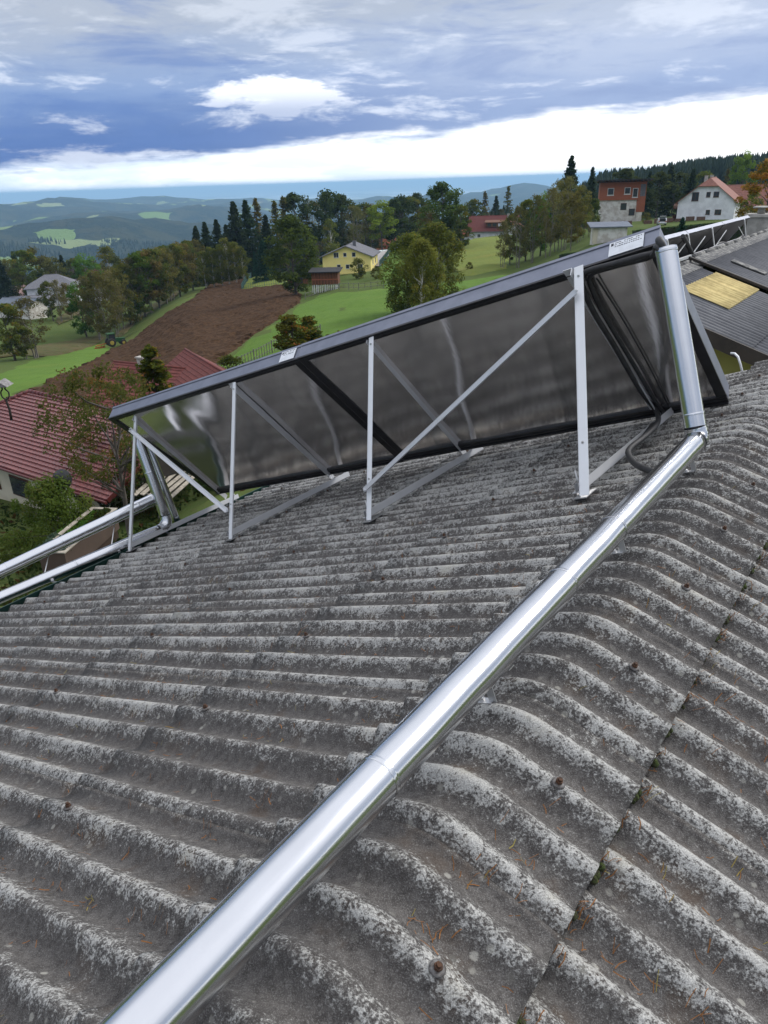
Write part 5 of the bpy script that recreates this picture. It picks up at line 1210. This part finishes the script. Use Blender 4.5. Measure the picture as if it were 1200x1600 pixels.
for i in range(3): PROT.setdefault('shrub',[]).append(broad(110+i,LM['shrub'],.55,2600,.045,.05,40,.17,.03))
random.seed(99); cnt={}
TREES=[
('olive',-66.0,132.5,9.9,1.1,'dark green spreading tree, left one of the pair above the green strip',None),
('bare',-63.9,136.2,10.9,1.15,'brownish thinly leaved tree, right one of the pair above the green strip',None),
('bare',-65.0,134.3,8.8,0.7,'slim bare stemmed tree standing between the two trees of the lower left pair',None),
('green',-69.1,175.0,12.0,0.82,'bright green leafy tree, first from the tractor end of the field row','trees in the long row beside the ploughed field'),
('bare',-65.4,171.6,13.7,0.82,'half bare grey brown tree, second from the tractor end of the field row','trees in the long row beside the ploughed field'),
('brown',-62.5,169.6,14.6,0.82,'russet brown tree, third from the tractor end of the field row','trees in the long row beside the ploughed field'),
('bare',-63.0,177.3,14.2,0.82,'half bare grey brown tree, fourth from the tractor end of the field row','trees in the long row beside the ploughed field'),
('brown',-62.8,183.0,13.7,0.82,'russet brown tree, fifth from the tractor end of the field row','trees in the long row beside the ploughed field'),
('olive',-62.0,186.5,13.9,0.82,'olive green tree, sixth from the tractor end of the field row','trees in the long row beside the ploughed field'),
('bare',-60.8,189.4,14.4,0.82,'half bare grey brown tree, seventh from the tractor end of the field row','trees in the long row beside the ploughed field'),
('green',-59.3,190.7,14.4,0.82,'bright green leafy tree, eighth from the tractor end of the field row','trees in the long row beside the ploughed field'),
('brown',-57.9,192.8,14.0,0.82,'russet brown tree, ninth from the tractor end of the field row','trees in the long row beside the ploughed field'),
('olive',-56.5,194.9,13.5,0.82,'olive green tree, tenth from the tractor end of the field row','trees in the long row beside the ploughed field'),
('brown',-55.1,197.0,13.0,0.82,'russet brown tree, eleventh from the tractor end of the field row','trees in the long row beside the ploughed field'),
('bare',-54.1,199.9,12.5,0.82,'half bare grey brown tree, twelfth from the tractor end of the field row','trees in the long row beside the ploughed field'),
('olive',-52.8,202.8,12.4,0.82,'olive green tree, thirteenth from the tractor end of the field row','trees in the long row beside the ploughed field'),
('brown',-52.1,207.3,12.1,0.82,'russet brown tree, fourteenth from the tractor end of the field row','trees in the long row beside the ploughed field'),
('olive',-52.0,214.5,12.4,0.82,'olive green tree, fifteenth from the tractor end of the field row','trees in the long row beside the ploughed field'),
('brown',-53.3,227.2,12.4,0.82,'russet brown tree, sixteenth from the tractor end of the field row','trees in the long row beside the ploughed field'),
('birch',-47.8,212.7,10.1,0.8,'slim white stemmed birch, first from the left above the ploughed field','slim birches at the top of the ploughed field'),
('birch',-45.7,213.2,11.0,0.8,'slim white stemmed birch, second from the left above the ploughed field','slim birches at the top of the ploughed field'),
('birch',-43.4,213.6,11.2,0.8,'slim white stemmed birch, third from the left above the ploughed field','slim birches at the top of the ploughed field'),
('birch',-41.4,214.0,12.6,0.8,'slim white stemmed birch, fourth from the left above the ploughed field','slim birches at the top of the ploughed field'),
('birch',-39.4,214.4,11.2,0.8,'slim white stemmed birch, fifth from the left above the ploughed field','slim birches at the top of the ploughed field'),
('birch',-37.3,214.8,9.5,0.8,'slim white stemmed birch, sixth from the left above the ploughed field','slim birches at the top of the ploughed field'),
('olive',-86.3,198.4,10.1,0.8,'olive tree close to the white walled house, left of the meadow path',None),
('bare',-83.3,196.9,10.9,0.7,'thin tree with bare stems beside the white walled house',None),
('brown',-83.5,203.4,9.5,0.8,'leaning brown tree between the white walled house and the field row',None),
('spruce',-132.1,269.4,18.0,0.95,'dark spruce at the left edge of the photo behind the low grey roof','trees behind the houses on the far left'),
('brown',-136.4,282.8,16.7,0.95,'brown tree between two dark spruces on the far left','trees behind the houses on the far left'),
('spruce',-139.2,297.0,20.9,0.95,'dark spruce behind the white cottage, second from left','trees behind the houses on the far left'),
('olive',-124.7,272.9,18.4,0.95,'tall olive tree behind the white cottage','trees behind the houses on the far left'),
('brown',-127.7,286.8,20.2,0.95,'tall tree with brown top left of the yellow gabled roof','trees behind the houses on the far left'),
('birch',-130.5,300.9,16.9,0.95,'pale birch just left of the patchy roof','trees behind the houses on the far left'),
('brown',-116.2,276.6,16.1,0.95,'brown tree just behind the patchy roof','trees behind the houses on the far left'),
('spruce',-118.6,290.8,17.8,0.95,'narrow dark spruce right of the yellow gable','trees behind the houses on the far left'),
('olive',-120.6,305.0,17.4,0.95,'low olive tree right of the narrow spruce','trees behind the houses on the far left'),
('green',-106.4,280.5,17.1,0.95,'fresh green round tree at the far edge of the meadow','trees behind the houses on the far left'),
('bare',-108.1,294.8,15.9,0.95,'bare grey tree right of the round green tree','trees behind the houses on the far left'),
('birch',-107.9,309.7,21.0,0.95,'bare topped birch left of the distant red roof','trees behind the houses on the far left'),
('olive',-95.9,284.3,14.5,0.95,'bushy tree touching the distant red roof on its left','trees behind the houses on the far left'),
('green',-91.5,300.4,16.8,0.95,'fresh green tree right of the distant red roof','trees behind the houses on the far left'),
('brown',-92.2,314.8,18.6,0.95,'brown tree behind the field row, left one','trees behind the houses on the far left'),
('olive',-79.4,289.3,16.2,0.95,'olive tree behind the field row, middle one','trees behind the houses on the far left'),
('brown',-77.4,304.3,17.7,0.95,'brown tree behind the field row, right one','trees behind the houses on the far left'),
('spruce',-55.9,243.7,18.2,1.0,'small spruce at the left end of the conifer stand','tall dark conifers above the ploughed field'),
('spruce',-54.1,249.2,19.4,1.0,'spruce second from the left end of the conifer stand','tall dark conifers above the ploughed field'),
('spruce',-51.9,256.8,20.1,1.0,'spruce third from the left in the conifer stand','tall dark conifers above the ploughed field'),
('spruce',-47.7,250.5,17.7,1.0,'short spruce left of the two tallest spruces','tall dark conifers above the ploughed field'),
('spruce',-43.8,246.1,23.6,1.0,'tallest dark spruce, left of the tall pair','tall dark conifers above the ploughed field'),
('spruce',-40.8,250.7,23.6,1.0,'tall dark spruce, right of the tall pair','tall dark conifers above the ploughed field'),
('larch',-38.7,259.1,24.4,1.0,'yellowish brown larch right of the tall spruce pair','tall dark conifers above the ploughed field'),
('spruce',-34.3,247.6,18.0,1.0,'shorter spruce in front of the brown larches','tall dark conifers above the ploughed field'),
('larch',-33.7,267.9,23.4,1.0,'second brownish larch from the left on the skyline','tall dark conifers above the ploughed field'),
('larch',-32.0,278.2,25.5,1.0,'third brownish larch with a pointed top','tall dark conifers above the ploughed field'),
('pine',-28.4,283.6,26.2,1.0,'scots pine with a ragged crown left of the skyline gap','tall dark conifers above the ploughed field'),
('larch',-24.6,283.9,22.4,1.0,'low larch in the middle of the skyline','tall dark conifers above the ploughed field'),
('bare',-22.6,299.1,23.9,1.0,'bare twiggy tree on the skyline','tall dark conifers above the ploughed field'),
('pine',-17.3,289.5,24.6,1.0,'ragged pine rising highest above the yellow house','tall dark conifers above the ploughed field'),
('pine',-12.2,294.7,22.4,1.0,'broad dark pine right of the highest pine','tall dark conifers above the ploughed field'),
('bare',-8.3,289.9,18.3,1.0,'grey bare trees group on the skyline left of the green ash','tall dark conifers above the ploughed field'),
('olive',-3.8,300.0,19.4,1.0,'olive tree behind the bright green ash','tall dark conifers above the ploughed field'),
('bluespruce',-29.5,202.9,10.7,1.25,'blue green cone shaped conifer at the fenced lawn',None),
('bluespruce',-31.7,201.5,8.4,0.6,'columnar dark conifer left of the blue green one',None),
('ash',-16.5,153.8,15.1,1.05,'big dense olive green ash left of the yellow house',None),
('birch',-14.7,259.6,13.4,0.8,'young birch behind the yellow house',None),
('lime',2.5,275.0,17.2,1.1,'bright lime green tree at the top of the driveway',None),
('bare',-5.8,269.9,16.7,0.6,'tall thin grey tree left of the lime green tree',None),
('brown',-1.5,300.0,18.6,1.0,'russet tree beside the lime green tree',None),
('pine',6.7,279.9,17.0,1.0,'dark tree left of the middle of the wood above the green garden house','dark wood between the driveway and the big green trees'),
('pine',10.0,287.8,18.3,1.0,'dark tree just left of the middle of the wood above the green garden house','dark wood between the driveway and the big green trees'),
('olive',13.2,295.7,18.0,1.0,'dark tree behind the middle of the wood above the green garden house','dark wood between the driveway and the big green trees'),
('pine',16.6,303.5,19.2,1.0,'dark tree right of the middle of the wood above the green garden house','dark wood between the driveway and the big green trees'),
('ash',17.6,204.2,16.2,1.1,'large full green tree right of the wood, crown above the birch',None),
('olive',22.2,198.8,10.4,0.9,'green tree right below the largest green crown',None),
('brown',14.6,214.5,11.5,0.8,'brown green tree left under the largest green crown',None),
('larch',50.3,356.5,22.1,0.9,'young larch behind the red roof of the far house',None),
('olive',43.0,342.3,18.3,1.0,'round tree behind the left end of the red roofed house',None),
('larch',58.8,345.0,22.4,0.9,'pointed larch right behind the red roofed house',None),
('spruce',56.9,365.6,20.0,0.9,'small spruce behind the middle of the red roof',None),
('willow',4.0,91.9,8.6,1.0,'tall weeping birch with hanging yellow green twigs, left stem',None),
('willow',7.5,94.7,9.5,1.0,'tall weeping birch with hanging yellow green twigs, right stem',None),
('willow',5.3,87.8,7.8,0.9,'lower front stem of the weeping birch clump',None),
('thuja',-7.3,61.6,4.1,1.1,'rusty tipped thuja, left of the two in front of the collector',None),
('thuja',-5.9,63.7,3.7,1.1,'rusty tipped thuja, right of the two in front of the collector',None),
('thuja',-4.5,65.8,1.6,0.9,'small yellowing thuja behind the collector edge',None),
('bare',-3.6,65.9,1.8,0.7,'young bare sapling right of the thujas',None),
('shrub',-12.3,60.8,2.6,1.0,'grey green round shrub at the garden fence',None),
('shrub',0.3,158.0,2.3,1.0,'reddish shrub by the corner of the yellow house',None),
('shrub',-3.8,165.0,4.1,0.8,'green shrub against the yellow house wall',None),
('shrub',-13.4,169.5,4.9,0.8,'brown bush between the big ash and the shed',None),
('shrub',14.2,149.3,3.3,1.0,'dark bush at the edge of the upper meadow',None),
('shrub',18.3,148.9,1.5,0.8,'low dark bush right of the other meadow bush',None),
('bare',24.6,148.0,8.5,0.68,'half bare grey brown tree, first from the left in the grove beside the timber house','thin autumn trees in the grove left of the timber house'),
('olive',27.0,153.6,9.3,0.68,'olive green tree, second from the left in the grove beside the timber house','thin autumn trees in the grove left of the timber house'),
('bare',27.1,145.5,11.0,0.68,'half bare grey brown tree, third from the left in the grove beside the timber house','thin autumn trees in the grove left of the timber house'),
('olive',30.4,155.0,11.5,0.68,'olive green tree, fourth from the left in the grove beside the timber house','thin autumn trees in the grove left of the timber house'),
('bare',30.3,146.9,12.1,0.68,'half bare grey brown tree, fifth from the left in the grove beside the timber house','thin autumn trees in the grove left of the timber house'),
('green',33.7,156.4,11.9,0.68,'bright green leafy tree, sixth from the left in the grove beside the timber house','thin autumn trees in the grove left of the timber house'),
('bare',33.0,146.3,12.2,0.68,'half bare grey brown tree, seventh from the left in the grove beside the timber house','thin autumn trees in the grove left of the timber house'),
('brown',35.7,151.9,12.7,0.68,'russet brown tree, eighth from the left in the grove beside the timber house','thin autumn trees in the grove left of the timber house'),
('bare',35.2,143.7,12.6,0.68,'half bare grey brown tree, ninth from the left in the grove beside the timber house','thin autumn trees in the grove left of the timber house'),
('brown',34.6,135.7,9.4,0.68,'russet brown tree, tenth from the left in the grove beside the timber house','thin autumn trees in the grove left of the timber house'),
('brown',38.9,146.9,9.8,0.68,'russet brown tree, eleventh from the left in the grove beside the timber house','thin autumn trees in the grove left of the timber house'),
('green',41.7,154.5,6.1,0.68,'bright green leafy tree, twelfth from the left in the grove beside the timber house','thin autumn trees in the grove left of the timber house'),
('bare',41.5,149.3,4.7,0.68,'half bare grey brown tree, thirteenth from the left in the grove beside the timber house','thin autumn trees in the grove left of the timber house'),
('olive',44.8,158.8,6.6,0.68,'olive green tree, fourteenth from the left in the grove beside the timber house','thin autumn trees in the grove left of the timber house'),
('spruce',45.7,184.4,17.2,0.95,'tall spruce towering over the brown grove',None),
('spruce',54.4,197.6,13.9,0.8,'slender spruce left behind the timber house',None),
('pine',72.5,228.8,13.7,1.1,'dark pine wood tree, first counting from the timber house','dark pines between the timber house and the white house'),
('pine',77.8,233.4,10.9,1.1,'dark pine wood tree, second counting from the timber house','dark pines between the timber house and the white house'),
('spruce',82.8,238.0,12.8,1.1,'dark pine wood tree, third counting from the timber house','dark pines between the timber house and the white house'),
('pine',81.6,225.7,11.9,1.1,'dark pine wood tree, fourth counting from the timber house','dark pines between the timber house and the white house'),
('spruce',86.3,230.4,13.7,1.1,'dark pine wood tree, fifth counting from the timber house','dark pines between the timber house and the white house'),
('pine',91.1,235.0,11.4,1.1,'dark pine wood tree, sixth counting from the timber house','dark pines between the timber house and the white house'),
('spruce',89.6,222.6,12.2,1.1,'dark pine wood tree, seventh counting from the timber house','dark pines between the timber house and the white house'),
('olive',94.5,227.1,11.0,1.1,'dark pine wood tree, eighth counting from the timber house','dark pines between the timber house and the white house'),
('pine',81.4,238.5,9.1,1.1,'dark pine wood tree, ninth counting from the timber house','dark pines between the timber house and the white house'),
('pine',85.5,224.3,8.1,1.1,'dark pine wood tree, tenth counting from the timber house','dark pines between the timber house and the white house'),
('green',109.5,235.8,15.7,0.7,'tall green tree rising behind the red annexe roof',None),
('larch',110.0,246.6,11.8,1.0,'pale larch behind the half hipped roof',None),
('autumn',47.2,93.8,9.6,1.2,'orange and green autumn tree at the right edge of the photo',None),
('autumn',52.1,108.1,5.9,1.0,'lower yellow green tree in front of the red annexe',None),
('shrub',67.6,193.5,2.3,1.0,'wine red bush beside the garden terrace',None),
('bluespruce',35.0,88.3,4.2,1.1,'small dark conifer in front of the clipped hedge',None),
('shrub',6.0,329.9,17.5,1.0,'low hedge bush near the far cottage',None),
]
names=dict(spruce='spruce_tree',larch='larch_tree',bluespruce='conifer_tree',pine='pine_tree',olive='broadleaf_tree',green='broadleaf_tree',brown='broadleaf_tree',bare='bare_tree',birch='birch_tree',lime='broadleaf_tree',ash='ash_tree',autumn='autumn_tree',willow='weeping_birch_tree',thuja='thuja_bush',shrub='shrub')
for kind,x,y,h,w_,lab,grp in TREES:
    if kind=='willow': h*=1.12; w_*=1.3
    if kind=='thuja': w_*=1.35
    ps=PROT[kind]; tm,cm=ps[cnt.get(kind,0)%len(ps)]; cnt[kind]=cnt.get(kind,0)+1
    o=thing(names[kind],lab,'bush' if kind in('shrub','thuja') else 'tree',(x,y,terrain(x,y)-.1),rr(0,6.28),grp)
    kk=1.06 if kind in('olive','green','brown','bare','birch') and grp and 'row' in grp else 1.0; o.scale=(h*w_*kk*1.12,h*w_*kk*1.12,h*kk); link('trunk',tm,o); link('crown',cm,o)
# near trees, each with its own crown
def nearb(nm,lab,cat,x,y,h,w_,protoargs,kind='b',z=None,**kw):
    tm,cm=(broad if kind=='b' else conifer)(*protoargs,**kw); o=thing(nm,lab,cat,(x,y,(gz(x,y) if z is None else z)-.1),rr(0,6)); kk=1.06 if kind in('olive','green','brown','bare','birch') and grp and 'row' in grp else 1.0; o.scale=(h*w_*kk*1.12,h*w_*kk*1.12,h*kk); link('trunk',tm,o); link('crown',cm,o); return o
nearb('broadleaf_tree','rust and green sparse leaved tree in front of the red glazed tile roof','tree',-9.9,25.4,7.9,.82,(201,LM['rusttree'],.34,5000,.0105,.50,110,.05,.10),z=-13.3)
nearb('broadleaf_tree','smaller rusty leaved tree between the white gable and the small conifer','tree',-13.6,36.5,7.0,1.0,(202,LM['rusttree'],.40,6500,.013,.22,110,.06,.05),z=-15.2)
nearb('conifer_tree','small green conifer in front of the brick red roof','tree',-14.0,44.6,7.4,1.0,(203,LM['thuja'],.27,20,12,8000,.020),kind='c',z=-15.9,sharp=.7,ragged=.35)
nearb('willow_shrub','tall fine leaved green shrub below the eave of the red tiled roof','bush',-14.8,29.6,3.6,1.0,(204,LM['willowshrub'],.46,14000,.022,.0,110,.11,.0),z=-14.9,droop=1.2)
nearb('shrub','dark leafy bush at the lower left beside the garden stones','bush',-16.6,29.5,1.8,1.2,(205,LM['willowshrub'],.5,6000,.028,.0,60,.12,.0),z=-15.6)
nearb('shrub','green bush between the red tiled house and the pale planks','bush',-12.6,33.8,2.9,1.0,(206,LM['garden'],.5,6000,.03,.0,60,.14,.0),z=-14.9)
nearb('shrub','green shrub with brown leaves behind the planks','bush',-11.2,37.6,3.0,1.1,(207,LM['garden'],.5,6000,.03,.0,60,.14,.0),z=-15.0)
nearb('shrub','leafy perennial clump just beyond the green gutter','bush',-8.2,33.2,1.9,1.3,(208,LM['garden'],.5,4000,.04,.0,50,.16,.0),z=-13.5)

# clipped hedge right
def hedge(a,c,Wd,H,lab,z0,z1,n=9000):
    a=Vector(a);c=Vector(c);L=(c-a).length;d=(c-a).normalized();nn=Vector((-d.y,d.x))
    P=[];N=[]
    for _ in range(n):
        u=rr(0,L);f=random.random(); zz=z0+(z1-z0)*u/L
        if f<.35: v=rr(-Wd/2,Wd/2);w_=H+rr(-.05,.06);nr=(0,0,1)
        else: s_=1 if f<.5 else -1; v=s_*(Wd/2+rr(-.08,.04)); w_=rr(0,H);nr=(nn.x*s_,nn.y*s_,.2)
        q_=a+d*u+nn*v; P.append((q_.x,q_.y,zz+w_+.06*noise.noise(Vector((u,v,1)))));N.append(nr)
    h_=thing('hedge',lab,'hedge',(a.x,a.y,z0)); me=leafmesh('foliage',np.array(P)-np.array([a.x,a.y,z0]),np.float64(.10),M['hedge'],np.array(N),1.4,.6); link('foliage',me,h_)
    b=B(); q_=[a+nn*Wd*.42,a-nn*Wd*.42]; b.add([(p.x-a.x,p.y-a.y,zb-z0) for e,zb0 in((a,z0),(c,z1)) for sg in(-1,1) for p in[e+nn*sg*Wd*.45] for zb in(zb0-1,zb0+H-.05)],[(0,1,3,2),(4,6,7,5),(0,4,5,1),(2,3,7,6),(1,5,7,3)]); b.obj('inner_branches',M['darkwood'],h_)

hedge((33.5,99.0),(42.5,88.5),2.0,3.0,'clipped dark green hedge beyond the far collectors',-9.7,-8.3)
hedge((27.0,110.0),(33.3,99.3),1.6,1.3,'lower dark hedge section behind the right collector corner',-11.6,-9.9,5000)

# garden plants
def tuftmesh(name,n,rad_,hgt,mat,size,seed,spread=.5):
    random.seed(seed); P=[];N=[]
    for _ in range(n):
        a=rr(0,6.28); r_=rad_*math.sqrt(random.random()); z=hgt*random.random()**.7*(1-.5*(r_/rad_)**2); P.append((r_*math.cos(a)*(1+spread*z/hgt*.3),r_*math.sin(a),z));N.append((math.cos(a)*.5,math.sin(a)*.5,.5))
    return leafmesh(name,np.array(P),np.float64(size),mat,np.array(N),2.2,.7)
a,d,n_,z0,L,Wd=BED
tm=[tuftmesh('leaves',160,.24,.26,LM['cabbage'],.11,1),tuftmesh('leaves',200,.26,.2,LM['salad'],.07,2),tuftmesh('leaves',180,.22,.36,LM['garden'],.07,3)]
wh=['at the nearest end','second place','third place','before the middle','beyond the middle','sixth place','seventh place','at the far end']
for i in range(8):
    for j in range(3):
        p=a+d*(.35+i*(L-.7)/7)+n_*(.3+j*.45); k=0 if i<3 else (2 if j==0 and i>4 else 1)
        o=link('garden_plant',tm[k],None,(p.x+rr(-.06,.06),p.y+rr(-.06,.06),z0-.13)); o.rotation_euler=(0,0,rr(0,6)); o.scale=(1,1,rr(.8,1.3))
        tag(o,f"{['blue green leafy cabbage plant','bright green salad plant','dark green herb clump'][k]} {wh[i]} of the raised bed, {['near side','centre','far side'][j]}",'plant','plants in the raised bed')
random.seed(5)
def grass_cover():
    V=[];
    P=[];N=[]
    for _ in range(26000):
        r=rr(10,62)**1.0; az_=rad(rr(-42,-2)); x=r*math.sin(az_);y=r*math.cos(az_)
        v=(HI@Vector((x,y,0)))
        if v.y<8.2 and -3<v.x<9: continue
        lv=Matrix.Identity(4)
        q_=Vector((x,y,0))-AC; u1=q_.dot(AD);u2=q_.dot(AN)
        if -.5<u1<LA and .2<u2<2*wA: continue
        if noise.noise(Vector((x*.25,y*.25,0)))<-.05: continue
        P.append((x,y,gz(x,y)+rr(0,.30)));N.append((0,0,.6))
    me=leafmesh('garden_ground_cover',np.array(P),np.float64(.16),LM['garden'],np.array(N),2.0,.8); tag(link('garden_ground_cover',me),'mixed green and brown garden plants covering the slope below the roof',kind='stuff')
grass_cover()
# woods that read as one mass
def wood(name,lab,region,n,h0,h1,mat,cone=True,seed=3):
    random.seed(seed); V=[];F=[];T=[]
    k=0
    while k<n:
        x,y=region()
        if x is None: continue
        z=terrain(x,y); h=rr(h0,h1); r_=h*(.17 if cone else .33)*rr(.8,1.2); b_=len(V); tn=random.random()
        if cone:
            for lv,(zz,rr_) in enumerate(((.02,1.0),(.42,.72),(.40,.95*.72),(.75,.38),(.73,.5),(1.0,.02))):
                for i in range(5): a=1.2566*i+lv+k; V.append((x+r_*rr_*math.cos(a)*rr(.8,1.2),y+r_*rr_*math.sin(a)*rr(.8,1.2),z+h*zz)); T.append(min(1,max(0,tn+rr(-.15,.15))))
            for lv in (0,1,2,3,4):
                if lv in(1,3): continue
                for i in range(5): F.append((b_+lv*5+i,b_+lv*5+(i+1)%5,b_+lv*5+5+(i+1)%5,b_+lv*5+5+i))
        else:
            for lv,(zz,rr_) in enumerate(((.15,.5),(.4,1.0),(.72,.9),(1.0,.25))):
                for i in range(6): a=1.047*i+lv*.5; V.append((x+r_*rr_*math.cos(a)*rr(.75,1.25),y+r_*rr_*math.sin(a)*rr(.75,1.25),z+h*(zz+rr(-.06,.06)))); T.append(min(1,max(0,tn+rr(-.2,.2))))
            for lv in(0,1,2):
                for i in range(6): F.append((b_+lv*6+i,b_+lv*6+(i+1)%6,b_+lv*6+6+(i+1)%6,b_+lv*6+6+i))
            F.append(tuple(b_+18+i for i in range(6)))
        k+=1
    me=newmesh(name,V,F,mat); at=me.attributes.new('tone','FLOAT','POINT'); at.data.foreach_set('value',T); tag(link(name,me),lab,kind='stuff')
LM['farcon']=leafmat('far_spruce_wood',(.014,.026,.013),(.030,.044,.018),None,0,0,0); LM['farbr']=leafmat('far_mixed_wood',(.022,.030,.012),(.055,.048,.018),(.075,.06,.02),0,0,0)
def polar(a0,a1,r0,r1,thr=-9,f=.004,p=1.0):
    def g():
        a=rad(rr(a0,a1)); r=r0+(r1-r0)*random.random()**p; x,y=r*math.sin(a),r*math.cos(a)
        if noise.noise(Vector((x*f,y*f,9)))<thr: return None,None
        return x,y
    return g
wood('spruce_wood','dense dark spruce wood covering the hillside on the right',polar(13.5,46,470,1000,-9,p=1.0),9000,9,15,LM['farcon'])
wood('mixed_wood','mixed wood mass between the skyline trees and the valley',polar(-12,13,345,600),1500,8,13,LM['farbr'],False,4)
wood('spruce_wood','dark conifer wood filling the gaps below the skyline',polar(-12,13,340,650),2500,9,15,LM['farcon'],True,5)
wood('mixed_wood','autumn coloured valley wood beyond the far left houses',polar(-40,-11,420,1700,-.05,.006,1.2),9000,7,12,LM['farbr'],False,6)
wood('spruce_wood','dark spruce wood in the valley beyond the far left houses',polar(-40,-11,400,2600,-.15,.005,1.2),16000,10,16,LM['farcon'],True,7)
# ------------------------------------------------------------------ air
b=B(); b.box((-160000,-160000,-460),(160000,160000,40)); hz=b.mesh('haze',[]); 
me=bpy.data.meshes.new('haze'); me.from_pydata(b.v,[],b.f); me.update(); hzm=bpy.data.materials.new('pale_air'); hzm.use_nodes=True; nt=hzm.node_tree; nt.nodes.clear()
vp=nt.nodes.new('ShaderNodeVolumePrincipled'); vp.inputs['Density'].default_value=.00010; vp.inputs['Color'].default_value=(.44,.73,1.0,1); vp.inputs['Anisotropy'].default_value=.1
out=nt.nodes.new('ShaderNodeOutputMaterial'); nt.links.new(vp.outputs[0],out.inputs['Volume']); me.materials.append(hzm)
tag(link('haze',me),'pale blue air between the roof and the far hills',kind='stuff')
